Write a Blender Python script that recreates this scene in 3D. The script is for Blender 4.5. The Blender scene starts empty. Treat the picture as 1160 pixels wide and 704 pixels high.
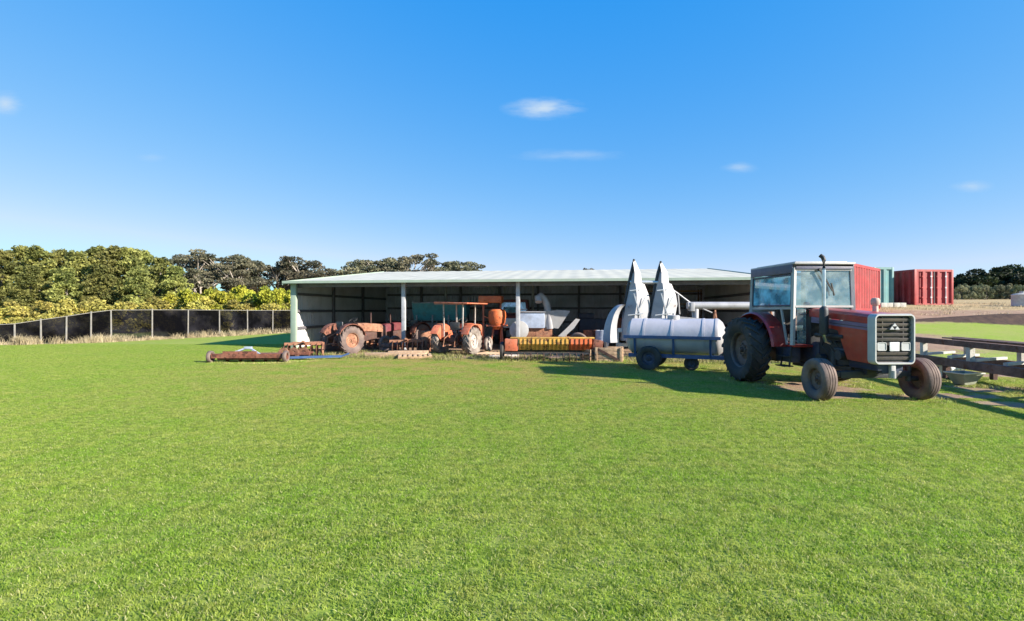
import bpy, bmesh, math, random
import numpy as np
from mathutils import Vector, Matrix
R = math.radians; PI = math.pi
random.seed(7); rng = np.random.default_rng(11)
SC = bpy.context.scene
COL = SC.collection
F, HZ, CH = 570.0, 352.0, 1.75            # focal length in photo pixels, horizon row, camera height
def WX(px, Y): return (px - 580.0) / F * Y
def WZ(py, Y): return CH + (HZ - py) / F * Y
def GY(py): return CH * F / (py - HZ)

# ------------------------------------------------------------------ materials
MATS = {}
def N(nt, t, **kw):
    n = nt.nodes.new(t)
    for k, v in kw.items(): setattr(n, k, v)
    return n
def ramp(nt, a, b, ca=(0, 0, 0, 1), cb=(1, 1, 1, 1)):
    r = N(nt, 'ShaderNodeValToRGB'); e = r.color_ramp.elements
    e[0].position = a; e[1].position = b; e[0].color = ca; e[1].color = cb
    return r
def mix(nt, fac, a, b, bt='MIX'):
    m = N(nt, 'ShaderNodeMix', data_type='RGBA', blend_type=bt)
    for s, v in ((m.inputs['Factor'], fac), (m.inputs['A'], a), (m.inputs['B'], b)):
        if isinstance(v, (int, float)): s.default_value = v
        elif isinstance(v, (tuple, list)): s.default_value = (*v[:3], 1)
        else: nt.links.new(v, s)
    return m.outputs['Result']
def pm(name, col, rough=.6, metal=0., var=.18, scale=6., rust=0., rcol=(.12, .045, .02), bump=.15, dirt=.25,
       dcol=(.22, .16, .1), coat=0., island=0.):
    if name in MATS: return MATS[name]
    m = bpy.data.materials.new(name); m.use_nodes = True; nt = m.node_tree; L = nt.links
    b = nt.nodes['Principled BSDF']
    tc = N(nt, 'ShaderNodeTexCoord')
    n1 = N(nt, 'ShaderNodeTexNoise'); n1.inputs['Scale'].default_value = scale; n1.inputs['Detail'].default_value = 6
    L.new(tc.outputs['Object'], n1.inputs['Vector'])
    lo = tuple(c * (1 - var) for c in col); hi = tuple(min(1, c * (1 + var)) for c in col)
    r1 = ramp(nt, .3, .7); L.new(n1.outputs['Fac'], r1.inputs['Fac'])
    c = mix(nt, r1.outputs['Color'], lo, hi)
    rv = None
    if dirt > 0:
        n2 = N(nt, 'ShaderNodeTexNoise'); n2.inputs['Scale'].default_value = scale * .45; n2.inputs['Detail'].default_value = 8
        n2.inputs['Roughness'].default_value = .7
        L.new(tc.outputs['Object'], n2.inputs['Vector'])
        r2 = ramp(nt, .45, .8, (0, 0, 0, 1), (dirt * 2, dirt * 2, dirt * 2, 1)); L.new(n2.outputs['Fac'], r2.inputs['Fac'])
        c = mix(nt, r2.outputs['Color'], c, dcol)
    if rust > 0:
        n3 = N(nt, 'ShaderNodeTexNoise'); n3.inputs['Scale'].default_value = scale * 1.3; n3.inputs['Detail'].default_value = 10
        n3.inputs['Roughness'].default_value = .65
        L.new(tc.outputs['Object'], n3.inputs['Vector'])
        t = .72 - .42 * rust
        r3 = ramp(nt, t - .04, t + .04); L.new(n3.outputs['Fac'], r3.inputs['Fac'])
        c = mix(nt, r3.outputs['Color'], c, rcol); rv = r3.outputs['Color']
    if island > 0:
        g = N(nt, 'ShaderNodeNewGeometry')
        ri = ramp(nt, 0, 1, (1 - island,) * 3 + (1,), (1 + island,) * 3 + (1,)); L.new(g.outputs['Random Per Island'], ri.inputs['Fac'])
        c = mix(nt, 1.0, c, ri.outputs['Color'], 'MULTIPLY')
    L.new(c, b.inputs['Base Color'])
    b.inputs['Metallic'].default_value = metal
    if rv is not None:
        mr = N(nt, 'ShaderNodeMapRange'); L.new(rv, mr.inputs['Value'])
        mr.inputs['To Min'].default_value = rough; mr.inputs['To Max'].default_value = .9
        L.new(mr.outputs['Result'], b.inputs['Roughness'])
    else: b.inputs['Roughness'].default_value = rough
    b.inputs['Coat Weight'].default_value = coat
    if bump > 0:
        bn = N(nt, 'ShaderNodeTexNoise'); bn.inputs['Scale'].default_value = scale * 5; bn.inputs['Detail'].default_value = 5
        L.new(tc.outputs['Object'], bn.inputs['Vector'])
        bp = N(nt, 'ShaderNodeBump'); bp.inputs['Strength'].default_value = bump; bp.inputs['Distance'].default_value = .02
        L.new(bn.outputs['Fac'], bp.inputs['Height']); L.new(bp.outputs['Normal'], b.inputs['Normal'])
    MATS[name] = m
    return m
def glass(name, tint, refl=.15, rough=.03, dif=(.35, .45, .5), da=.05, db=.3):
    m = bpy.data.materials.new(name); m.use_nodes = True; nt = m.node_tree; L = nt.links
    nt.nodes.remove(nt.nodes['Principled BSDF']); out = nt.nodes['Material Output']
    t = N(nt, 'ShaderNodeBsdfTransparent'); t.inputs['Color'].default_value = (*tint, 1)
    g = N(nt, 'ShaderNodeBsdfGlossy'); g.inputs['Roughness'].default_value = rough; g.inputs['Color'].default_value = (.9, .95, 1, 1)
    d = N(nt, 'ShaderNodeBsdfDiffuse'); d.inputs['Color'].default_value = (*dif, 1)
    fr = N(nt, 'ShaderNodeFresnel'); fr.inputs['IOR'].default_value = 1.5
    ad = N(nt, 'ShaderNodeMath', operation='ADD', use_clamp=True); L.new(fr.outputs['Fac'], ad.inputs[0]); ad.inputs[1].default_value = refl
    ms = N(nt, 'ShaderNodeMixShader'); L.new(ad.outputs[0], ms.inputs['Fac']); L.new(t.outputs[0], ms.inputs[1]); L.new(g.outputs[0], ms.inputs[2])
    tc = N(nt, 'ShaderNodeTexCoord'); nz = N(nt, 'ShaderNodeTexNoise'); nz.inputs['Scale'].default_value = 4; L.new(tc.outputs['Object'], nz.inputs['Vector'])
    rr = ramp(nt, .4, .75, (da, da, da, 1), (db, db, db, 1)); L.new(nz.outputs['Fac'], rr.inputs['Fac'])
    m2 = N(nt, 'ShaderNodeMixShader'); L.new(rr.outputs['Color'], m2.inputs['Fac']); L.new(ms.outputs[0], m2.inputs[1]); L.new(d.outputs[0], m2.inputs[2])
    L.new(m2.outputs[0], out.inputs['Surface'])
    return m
def foliage(name, a, b, scale=.5, trans=.25, hue=.04, isl=.45):
    m = bpy.data.materials.new(name); m.use_nodes = True; nt = m.node_tree; L = nt.links
    p = nt.nodes['Principled BSDF']; out = nt.nodes['Material Output']
    g = N(nt, 'ShaderNodeNewGeometry'); oi = N(nt, 'ShaderNodeObjectInfo')
    nz = N(nt, 'ShaderNodeTexNoise'); nz.inputs['Scale'].default_value = scale; nz.inputs['Detail'].default_value = 3
    L.new(g.outputs['Position'], nz.inputs['Vector'])
    r = ramp(nt, .38, .62); L.new(nz.outputs['Fac'], r.inputs['Fac'])
    c = mix(nt, r.outputs['Color'], a, b)
    ri = ramp(nt, 0, 1, (1 - isl,) * 3 + (1,), (1 + isl,) * 3 + (1,)); L.new(g.outputs['Random Per Island'], ri.inputs['Fac'])
    c = mix(nt, 1.0, c, ri.outputs['Color'], 'MULTIPLY')
    hs = N(nt, 'ShaderNodeHueSaturation')
    mr = N(nt, 'ShaderNodeMapRange'); L.new(oi.outputs['Random'], mr.inputs['Value']); mr.inputs['To Min'].default_value = .5 - hue; mr.inputs['To Max'].default_value = .5 + hue
    L.new(mr.outputs['Result'], hs.inputs['Hue']); L.new(c, hs.inputs['Color'])
    mv = N(nt, 'ShaderNodeMapRange'); L.new(oi.outputs['Random'], mv.inputs['Value']); mv.inputs['To Min'].default_value = .75; mv.inputs['To Max'].default_value = 1.25
    L.new(mv.outputs['Result'], hs.inputs['Value'])
    L.new(hs.outputs['Color'], p.inputs['Base Color']); p.inputs['Roughness'].default_value = .65
    p.inputs['Specular IOR Level'].default_value = .25
    if trans > 0:
        t = N(nt, 'ShaderNodeBsdfTranslucent'); L.new(hs.outputs['Color'], t.inputs['Color'])
        ms = N(nt, 'ShaderNodeMixShader'); ms.inputs['Fac'].default_value = trans
        L.new(p.outputs[0], ms.inputs[1]); L.new(t.outputs[0], ms.inputs[2]); L.new(ms.outputs[0], out.inputs['Surface'])
    return m

M = dict(
    red=pm('red_paint', (.33, .022, .018), .35, var=.2, dirt=.25, dcol=(.30, .15, .10), rust=.12, coat=.2),
    redlow=pm('orange_red_paint', (.34, .026, .012), .4, var=.2, dirt=.22, dcol=(.32, .15, .09), rust=.1, coat=.2),
    silver=pm('silver_band', (.15, .13, .23), .35, .3, dirt=.15),
    cream=pm('cab_white', (.38, .37, .36), .45, dirt=.2, var=.06),
    grey=pm('grille_grey', (.40, .40, .39), .45, dirt=.12, var=.08),
    dark=pm('dark_iron', (.035, .037, .042), .55, .2, dirt=.2, dcol=(.12, .09, .06)),
    navy=pm('navy_iron', (.03, .04, .075), .5, .2, dirt=.15),
    black=pm('black_plastic', (.015, .015, .016), .5, dirt=.1),
    tyre=pm('tyre_rubber', (.030, .028, .029), .8, scale=5, dirt=.35, dcol=(.12, .09, .065)),
    tyre_dusty=pm('dusty_tyre_rubber', (.12, .085, .075), .9, scale=5, dirt=.5, dcol=(.26, .19, .15)),
    tyre_pale=pm('muddy_tyre_rubber', (.16, .13, .11), .9, scale=7, dirt=.5, dcol=(.42, .36, .3)),
    rim=pm('wheel_rim', (.13, .09, .08), .6, .3, dirt=.4, rust=.2),
    rimgrey=pm('pale_rim', (.45, .4, .36), .6, .1, dirt=.3, rust=.3),
    chrome=pm('exhaust_steel', (.55, .55, .58), .28, .9, dirt=.1, rust=.1, bump=.05),
    lamp=pm('lamp_lens', (.42, .42, .42), .12, dirt=.05, var=.05, bump=0),
    plate=pm('plate_white', (.60, .60, .60), .4, dirt=.05, var=.03, bump=0),
    slat=pm('grille_slat', (.075, .066, .062), .5, .2, dirt=.25),
    gal=pm('galvanised_steel', (.62, .62, .62), .42, .55, scale=3, dirt=.1, var=.12),
    white=pm('white_sheet_metal', (.34, .33, .34), .5, .1, scale=2.5, dirt=.3, var=.22, dcol=(.30, .28, .27), rust=.06),
    blue=pm('blue_paint', (.03, .075, .19), .4, dirt=.15, rust=.1),
    rust=pm('rusty_steel', (.20, .068, .042), .85, .1, scale=7, var=.4, rust=.4, rcol=(.08, .03, .02), dirt=.3, dcol=(.30, .17, .11), bump=.4),
    rustp=pm('rust_pink_steel', (.29, .125, .07), .85, .05, scale=7, var=.35, rust=.3, rcol=(.1, .035, .025), dirt=.4, dcol=(.40, .27, .17), bump=.4),
    rustd=pm('dark_rusted_steel', (.075, .038, .032), .85, .1, scale=7, var=.4, rust=.3, dirt=.3, dcol=(.16, .09, .06), bump=.4),
    orange=pm('orange_paint', (.55, .12, .03), .55, dirt=.3, rust=.25, dcol=(.5, .25, .15)),
    coral=pm('faded_red_paint', (.50, .12, .055), .6, dirt=.3, rust=.25, dcol=(.5, .30, .19)),
    yellow=pm('yellow_paint', (.52, .29, .05), .6, scale=4, dirt=.4, rust=.35, dcol=(.40, .22, .10)),
    maroon=pm('maroon_paint', (.13, .02, .03), .5, dirt=.15, rust=.15),
    teal=pm('teal_paint', (.07, .34, .42), .5, dirt=.15, rust=.15),
    bluegrey=pm('blue_grey_paint', (.33, .38, .48), .5, dirt=.15, rust=.1),
    lilac=pm('tank_white', (.46, .44, .46), .35, .1, scale=2.5, dirt=.25, var=.1, dcol=(.36, .33, .32)),
    wood=pm('old_timber', (.36, .23, .13), .85, scale=9, var=.35, dirt=.3, bump=.4),
    woodt=pm('pale_timber', (.50, .33, .20), .85, scale=9, var=.3, dirt=.25, bump=.4),
    cab_red=pm('container_red', (.29, .018, .018), .55, scale=2, var=.2, dirt=.12, rust=.12, dcol=(.45, .2, .18)),
    cab_dred=pm('container_dark_red', (.36, .03, .03), .6, scale=2, var=.2, dirt=.1, rust=.1),
    cteal=pm('container_teal', (.09, .23, .23), .55, scale=2, var=.12, dirt=.2),
    concrete=pm('pale_concrete', (.50, .48, .43), .9, scale=5, dirt=.3, bump=.3),
    greygreen=pm('grey_green_steel', (.30, .33, .25), .7, scale=5, dirt=.25),
    roof=pm('roof_sheeting', (.47, .45, .37), .8, .0, scale=1.2, dirt=.3, var=.12, dcol=(.33, .31, .25)),
    trim=pm('pale_green_trim', (.31, .38, .30), .5, scale=2, dirt=.1, var=.08),
    wall=pm('shed_wall_sheeting', (.62, .61, .62), .5, .1, scale=1.5, dirt=.15, var=.1),
    wallback=pm('shed_back_sheeting', (.60, .60, .66), .6, .1, scale=1.5, dirt=.1, var=.15),
    post=pm('white_steel_post', (.42, .42, .43), .5, dirt=.12, rust=.06),
    girt=pm('steel_girt', (.16, .15, .17), .6, .3, dirt=.15),
    framebrown=pm('weathered_brown_steel', (.13, .075, .060), .85, .1, scale=6, var=.35, rust=.3, dirt=.4, dcol=(.24, .16, .13), bump=.4),
    band=pm('slate_band', (.085, .085, .13), .5, dirt=.2),
    dusty=pm('dusty_pink_paint', (.55, .40, .34), .7, dirt=.3),
    mesh=None, fpost=pm('grey_fence_post', (.20, .19, .175), .8, dirt=.3),
    bark=pm('grey_bark', (.20, .17, .14), .9, scale=3, var=.3, dirt=0, bump=.4),
    barkp=pm('pale_gum_bark', (.34, .29, .24), .85, scale=3, var=.3, dirt=0, bump=.4),
    seat=pm('seat_vinyl', (.05, .05, .055), .5),
)
def shade_mesh_mat(lo=.99, hi=.92):
    m = bpy.data.materials.new('black_shade_cloth'); m.use_nodes = True; nt = m.node_tree; L = nt.links
    p = nt.nodes['Principled BSDF']; out = nt.nodes['Material Output']
    tc = N(nt, 'ShaderNodeTexCoord')
    nz = N(nt, 'ShaderNodeTexNoise'); nz.inputs['Scale'].default_value = .8; nz.inputs['Detail'].default_value = 6
    L.new(tc.outputs['Object'], nz.inputs['Vector'])
    r = ramp(nt, .45, .75, (.003, .003, .004, 1), (.022, .021, .026, 1)); L.new(nz.outputs['Fac'], r.inputs['Fac'])
    L.new(r.outputs['Color'], p.inputs['Base Color']); p.inputs['Roughness'].default_value = 1; p.inputs['Specular IOR Level'].default_value = 0
    t = N(nt, 'ShaderNodeBsdfTransparent'); ms = N(nt, 'ShaderNodeMixShader')
    r2 = ramp(nt, .45, .8, (lo, lo, lo, 1), (hi, hi, hi, 1)); L.new(nz.outputs['Fac'], r2.inputs['Fac'])
    L.new(r2.outputs['Color'], ms.inputs['Fac'])
    L.new(t.outputs[0], ms.inputs[1]); L.new(p.outputs[0], ms.inputs[2]); L.new(ms.outputs[0], out.inputs['Surface'])
    return m
M['mesh'] = shade_mesh_mat(); M['mesh2'] = shade_mesh_mat(.93, .72)
M['glass'] = glass('cab_glass', (.62, .80, .86), .10, dif=(.50, .60, .58), da=.10, db=.45)
M['glassblue'] = glass('sky_reflection_glass', (.22, .52, .68), .35, dif=(.32, .72, .88), da=.25, db=.85)  # blue diffuse share paints the sky's reflection into the glass

# ------------------------------------------------------------------ mesh builder
class MB:
    def __init__(s): s.bm = bmesh.new()
    def _x(s, vs, Mx): bmesh.ops.transform(s.bm, matrix=Mx, verts=vs)
    def box(s, c, d, rot=(0, 0, 0), bev=0.0):
        r = bmesh.ops.create_cube(s.bm, size=1.0); vs = r['verts']
        s._x(vs, Matrix.Diagonal((*d, 1)))
        if bev > 0:
            es = list({e for v in vs for e in v.link_edges})
            rb = bmesh.ops.bevel(s.bm, geom=es, offset=min(bev, min(d) * .45), segments=2, affect='EDGES', profile=.6)
            vs = list({v for f in rb['faces'] for v in f.verts} | {v for v in vs if v.is_valid})
        mt = Matrix.Translation(c) @ Matrix.Rotation(rot[2], 4, 'Z') @ Matrix.Rotation(rot[1], 4, 'Y') @ Matrix.Rotation(rot[0], 4, 'X')
        s._x(vs, mt); return s
    def b2(s, a, b, bev=0.0):
        return s.box([(a[i] + b[i]) / 2 for i in range(3)], [abs(b[i] - a[i]) for i in range(3)], bev=bev)
    def cyl(s, a, b, r, r2=None, n=16, cap=True):
        a, b = Vector(a), Vector(b); d = b - a
        q = d.to_track_quat('Z', 'Y').to_matrix().to_4x4()
        rr = bmesh.ops.create_cone(s.bm, cap_ends=cap, segments=n, radius1=r, radius2=r if r2 is None else r2, depth=d.length)
        s._x(rr['verts'], Matrix.Translation((a + b) / 2) @ q); return s
    def bar(s, a, b, w, h=None):
        h = h or w; a, b = Vector(a), Vector(b); d = b - a
        rr = bmesh.ops.create_cube(s.bm, size=1.0); s._x(rr['verts'], Matrix.Diagonal((w, h, d.length, 1)))
        up = 'Y'
        s._x(rr['verts'], Matrix.Translation((a + b) / 2) @ d.to_track_quat('Z', up).to_matrix().to_4x4()); return s
    def tube(s, pts, r, n=10):
        pts = [Vector(p) for p in pts]; rings = []
        for i, p in enumerate(pts):
            d = (pts[min(i + 1, len(pts) - 1)] - pts[max(i - 1, 0)]).normalized()
            q = d.to_track_quat('Z', 'Y').to_matrix()
            ri = r[i] if isinstance(r, (list, tuple)) else r
            rings.append([s.bm.verts.new(p + q @ Vector((ri * math.cos(2 * PI * k / n), ri * math.sin(2 * PI * k / n), 0))) for k in range(n)])
        for i in range(len(rings) - 1):
            for k in range(n): s.bm.faces.new((rings[i][k], rings[i][(k + 1) % n], rings[i + 1][(k + 1) % n], rings[i + 1][k]))
        s.bm.faces.new(rings[0][::-1]); s.bm.faces.new(rings[-1]); return s
    def lathe(s, prof, c=(0, 0, 0), axis='X', n=32, a0=0, a1=2 * PI):
        """prof: list of (r, h): h along the axis"""
        full = abs(a1 - a0 - 2 * PI) < 1e-6; k_n = n if full else n + 1; rings = []
        for i in range(k_n):
            a = a0 + (a1 - a0) * i / n; ring = []
            for r, h in prof:
                if axis == 'X': p = (c[0] + h, c[1] + r * math.cos(a), c[2] + r * math.sin(a))
                elif axis == 'Z': p = (c[0] + r * math.cos(a), c[1] + r * math.sin(a), c[2] + h)
                else: p = (c[0] + r * math.cos(a), c[1] + h, c[2] + r * math.sin(a))
                ring.append(s.bm.verts.new(p))
            rings.append(ring)
        for i in range(n):
            A, B = rings[i], rings[(i + 1) % k_n]
            for j in range(len(prof) - 1): s.bm.faces.new((A[j], B[j], B[j + 1], A[j + 1]))
        return s
    def prism(s, poly, t, axis='X', off=0.0):
        """poly in the plane across axis, extruded by t centred on off"""
        def mk(p, h):
            return {'X': (h, p[0], p[1]), 'Y': (p[0], h, p[1]), 'Z': (p[0], p[1], h)}[axis]
        A = [s.bm.verts.new(mk(p, off - t / 2)) for p in poly]; B = [s.bm.verts.new(mk(p, off + t / 2)) for p in poly]
        s.bm.faces.new(A); s.bm.faces.new(B[::-1])
        for i in range(len(poly)):
            j = (i + 1) % len(poly); s.bm.faces.new((A[j], A[i], B[i], B[j]))
        return s
    def sheet(s, pts, t):
        """3-D polygon given a thickness"""
        P = [Vector(p) for p in pts]; n = Vector((0, 0, 0))
        for i in range(len(P)): n += P[i].cross(P[(i + 1) % len(P)])
        n.normalize()
        A = [s.bm.verts.new(p - n * t / 2) for p in P]; B = [s.bm.verts.new(p + n * t / 2) for p in P]
        s.bm.faces.new(A[::-1]); s.bm.faces.new(B)
        for i in range(len(P)):
            j = (i + 1) % len(P); s.bm.faces.new((A[i], A[j], B[j], B[i]))
        return s
    def loft(s, rings, cap=True, closed=True):
        VV = [[s.bm.verts.new(p) for p in r] for r in rings]; n = len(VV[0])
        for i in range(len(VV) - 1):
            for k in range(n if closed else n - 1):
                s.bm.faces.new((VV[i][k], VV[i][(k + 1) % n], VV[i + 1][(k + 1) % n], VV[i + 1][k]))
        if cap: s.bm.faces.new(VV[0][::-1]); s.bm.faces.new(VV[-1])
        return s
    def corrug(s, o, u, v, pitch, depth, t=0.01):
        """ribbed sheet: origin o, width vector u (ribs repeat along it), height vector v"""
        o, u, v = Vector(o), Vector(u), Vector(v); n = u.cross(v).normalized(); L = u.length; ud = u.normalized()
        k = max(1, int(L / pitch)); p = L / k; us = [0]
        prof = []
        for i in range(k):
            b = i * p; prof += [(b, 0), (b + .32 * p, 0), (b + .5 * p, depth), (b + .82 * p, depth)]
        prof.append((L, 0))
        top = [[s.bm.verts.new(o + ud * a + n * (h + w) + vv) for a, h in prof] for w in (0, t) for vv in (Vector((0, 0, 0)), v)]
        for i in range(len(prof) - 1):
            s.bm.faces.new((top[0][i], top[0][i + 1], top[1][i + 1], top[1][i])); s.bm.faces.new((top[2][i + 1], top[2][i], top[3][i], top[3][i + 1]))
        for A, B in ((top[0], top[2]), (top[1], top[3])):
            for i in range(len(prof) - 1): s.bm.faces.new((A[i], B[i], B[i + 1], A[i + 1]))
        return s
    def build(s, name, mat, parent=None, smooth=True, ang=35):
        me = bpy.data.meshes.new(name)
        bmesh.ops.recalc_face_normals(s.bm, faces=s.bm.faces[:])
        s.bm.to_mesh(me); s.bm.free()
        me.materials.append(mat)
        if smooth:
            me.shade_smooth(); me.set_sharp_from_angle(angle=R(ang))
        o = bpy.data.objects.new(name, me); COL.objects.link(o); o.parent = parent
        return o
def tag(o, label=None, cat=None, group=None, kind=None):
    for k, v in (('label', label), ('category', cat), ('group', group), ('kind', kind)):
        if v: o[k] = v
    return o
def empty(name, loc, rz=0.0, label=None, cat=None, group=None):
    o = bpy.data.objects.new(name, None); COL.objects.link(o); o.location = loc; o.rotation_euler = (0, 0, rz)
    return tag(o, label, cat, group)
def kids(o): return [c for c in bpy.data.objects if c.parent == o]
def copy_tree(o, parent=None):
    c = o.copy(); COL.objects.link(c); c.parent = parent
    for ch in kids(o): copy_tree(ch, c)
    return c
def np_mesh(name, V, Fc, mat, parent=None, smooth=False):
    me = bpy.data.meshes.new(name); V = np.asarray(V, np.float32); Fc = np.asarray(Fc, np.int32)
    me.vertices.add(len(V)); me.vertices.foreach_set('co', V.ravel())
    k = Fc.shape[1]; me.loops.add(Fc.size); me.loops.foreach_set('vertex_index', Fc.ravel())
    me.polygons.add(len(Fc)); me.polygons.foreach_set('loop_start', np.arange(0, Fc.size, k, dtype=np.int32))
    me.update(calc_edges=True); me.validate()
    if mat: me.materials.append(mat)
    if smooth: me.shade_smooth()
    o = bpy.data.objects.new(name, me); COL.objects.link(o); o.parent = parent
    return o

# ------------------------------------------------------------------ terrain
def sstep(t): t = np.clip(t, 0, 1); return t * t * (3 - 2 * t)
def ground_z(X, Y):
    X = np.asarray(X, float); Y = np.asarray(Y, float)
    up = np.interp(Y, [0, 15, 17, 20, 25, 30, 37, 80, 200, 900], [0, 0, .08, .5, 1.15, 1.78, 2.2, 3.6, 5, 6])
    ridge = .38 * np.exp(-((Y - 25.4) / .8) ** 2) * sstep((X - 18.5) / 7)     # low spoil bank under the painted dark band
    return up * sstep((X - 11.2) / 5.5) + ridge
SO = Vector((-10.1, 23.2, 0)); SU = Vector((.9915, -.13, 0)); SN = Vector((.13, .9915, 0))   # shed frame
def axis(lo, hi, st, far, n):
    mid = np.arange(lo, hi, st); g = np.geomspace(1, far, n)
    return np.concatenate([lo - g[::-1] * 2, mid, hi + g * 2])
gx = axis(-34, 48, .3, 500, 26); gy = np.concatenate([np.arange(-6, 46, .3), 46 + np.geomspace(1, 900, 30)])
XX, YY = np.meshgrid(gx, gy); ZZ = ground_z(XX, YY)
V = np.stack([XX, YY, ZZ], -1).reshape(-1, 3); nx, ny = len(gx), len(gy)
ii = (np.arange(ny - 1)[:, None] * nx + np.arange(nx - 1)[None, :]).ravel()
FF = np.stack([ii, ii + 1, ii + 1 + nx, ii + nx], -1)
def blob(X, Y, cx, cy, rx, ry, a=0.0):
    c, s = math.cos(a), math.sin(a); dx, dy = X - cx, Y - cy
    u = (dx * c + dy * s) / rx; v = (-dx * s + dy * c) / ry
    return np.clip(1.35 - np.sqrt(u * u + v * v), 0, 1)
def dirt_mask(X, Y):
    s = (X - SO.x) * SU.x + (Y - SO.y) * SU.y; d = (X - SO.x) * SN.x + (Y - SO.y) * SN.y
    inside = np.clip((d + 4.7) / 1.3, 0, 1) * np.clip((s - .3) / .9, 0, 1) * np.clip((22 - s) / 1.0, 0, 1) * np.clip((13 - d), 0, 1)
    inside = np.maximum(inside, np.clip((d + 2.4) / 1.6, 0, 1) * np.clip((s + .6) / 1., 0, 1) * np.clip((30 - s) / 3.0, 0, 1) * np.clip((3 - d), 0, 1) * np.clip(18.4 + (Y < 99) - .0 - np.abs(Y - 18), 0, 1) * (Y < 22))
    m = inside
    for b in ((6.9, 11.4, 1.6, 1.5, 0), (8.6, 10.2, 1.8, .55, .1), (6.9, 10.4, 1.1, .7, .2), (10.6, 11.4, 1.5, .8, -.3), (9.6, 9.2, 1.5, .5, -.4), (13, 13.5, 3, .6, .1), (8.0, 12.8, .9, 1.0, 0), (9.5, 10.3, 1.0, .35, -.3), (10.2, 10.9, .7, .3, .2)):
        m = np.maximum(m, .86 * blob(X, Y, *b))
    # pale bare hillside and the bank with painted shade that crosses it on the right
    right = sstep((X - 12) / 3)
    m = np.maximum(m, right * np.clip((Y - 24.2 - .05 * (X - 20)) / 1.2, 0, 1) * np.clip((31 - Y) / 2, 0, 1))
    return m
def dry_mask(X, Y):
    right = sstep((X - 11) / 3)
    m = right * np.clip((Y - 24) / 2, 0, 1)
    m = np.maximum(m, .55 * np.clip(1 - np.abs(Y - 9.3) / 2.2, 0, 1) * sstep((X - 1) / 5))
    # dry margin along the fence
    fx = np.interp(Y, [25.5, 28.5, 40, 60], [-27, -23.2, -18.4, -10])
    m = np.maximum(m, np.clip(1 - np.abs(X - fx - .6) / 1.3, 0, 1) * (Y > 24))
    m = np.maximum(m, .8 * np.clip((Y - 41) / 5, 0, 1))
    return m
def shaded_bank_mask(X, Y):  # dark band: the bank's shade painted into its soil colour
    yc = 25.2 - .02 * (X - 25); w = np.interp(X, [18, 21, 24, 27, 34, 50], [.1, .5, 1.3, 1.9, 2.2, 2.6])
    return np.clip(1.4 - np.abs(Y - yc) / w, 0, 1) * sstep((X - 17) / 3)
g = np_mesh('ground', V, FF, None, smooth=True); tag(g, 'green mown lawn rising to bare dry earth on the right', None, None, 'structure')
Xf, Yf = V[:, 0], V[:, 1]
for nm, fn in (('dirt', dirt_mask), ('dry', dry_mask), ('track', shaded_bank_mask)):  # 'track' carries the painted shade of the dark soil bank
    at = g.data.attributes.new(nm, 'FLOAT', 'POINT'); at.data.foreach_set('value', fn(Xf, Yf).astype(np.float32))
def ground_mat():
    m = bpy.data.materials.new('lawn_and_earth'); m.use_nodes = True; nt = m.node_tree; L = nt.links
    p = nt.nodes['Principled BSDF']; geo = N(nt, 'ShaderNodeNewGeometry')
    def noise(sc, det=5, ro=.6):
        n = N(nt, 'ShaderNodeTexNoise'); n.inputs['Scale'].default_value = sc; n.inputs['Detail'].default_value = det; n.inputs['Roughness'].default_value = ro
        L.new(geo.outputs['Position'], n.inputs['Vector']); return n.outputs['Fac']
    def rr(fac, a, b, ca=(0, 0, 0, 1), cb=(1, 1, 1, 1)):
        r = ramp(nt, a, b, ca, cb); L.new(fac, r.inputs['Fac']); return r.outputs['Color']
    def attr(n):
        a = N(nt, 'ShaderNodeAttribute', attribute_name=n); return a.outputs['Fac']
    def thr(a, nz, soft=.18, k=.9):
        m1 = N(nt, 'ShaderNodeMath', operation='MULTIPLY_ADD'); L.new(nz, m1.inputs[0]); m1.inputs[1].default_value = k; m1.inputs[2].default_value = -k / 2 - .5
        m2 = N(nt, 'ShaderNodeMath', operation='ADD'); L.new(m1.outputs[0], m2.inputs[0]); L.new(a, m2.inputs[1])
        m3 = N(nt, 'ShaderNodeMath', operation='MULTIPLY_ADD', use_clamp=True); L.new(m2.outputs[0], m3.inputs[0]); m3.inputs[1].default_value = 1 / (2 * soft); m3.inputs[2].default_value = .5
        return m3.outputs[0]
    c = mix(nt, rr(noise(.35), .35, .65), (.24, .33, .045), (.31, .36, .065))
    c = mix(nt, rr(noise(1.6, 8, .75), .42, .7), c, (.36, .33, .12))
    c = mix(nt, rr(noise(38, 3, .7), .35, .8), c, (.17, .25, .035))
    hay = mix(nt, rr(noise(.8), .3, .7), (.50, .37, .20), (.38, .28, .14))
    hay = mix(nt, rr(noise(14, 6, .7), .4, .8), hay, (.30, .21, .11))
    c = mix(nt, thr(attr('dry'), noise(.9, 8, .7), .22), c, hay)
    earth = mix(nt, rr(noise(1.3, 8, .7), .3, .7), (.38, .26, .18), (.24, .15, .10))
    c = mix(nt, thr(attr('dirt'), noise(4.0, 10, .8), .28, 2.6), c, earth)
    c = mix(nt, thr(attr('track'), noise(1.3, 9, .75), .15, 1.2), c, mix(nt, rr(noise(3, 8, .75), .35, .65), (.050, .034, .030), (.11, .07, .05)))  # dark soil of the bank, its shade put into the colour
    L.new(c, p.inputs['Base Color']); p.inputs['Roughness'].default_value = .9; p.inputs['Specular IOR Level'].default_value = .1
    bp = N(nt, 'ShaderNodeBump'); bp.inputs['Strength'].default_value = .6; bp.inputs['Distance'].default_value = .06
    L.new(noise(9, 8, .75), bp.inputs['Height']); L.new(bp.outputs['Normal'], p.inputs['Normal'])
    return m
GRASS_A, GRASS_B, GRASS_C = (.300, .480, .045), (.410, .510, .070), (.510, .530, .125)
g.data.materials.append(ground_mat())

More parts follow.
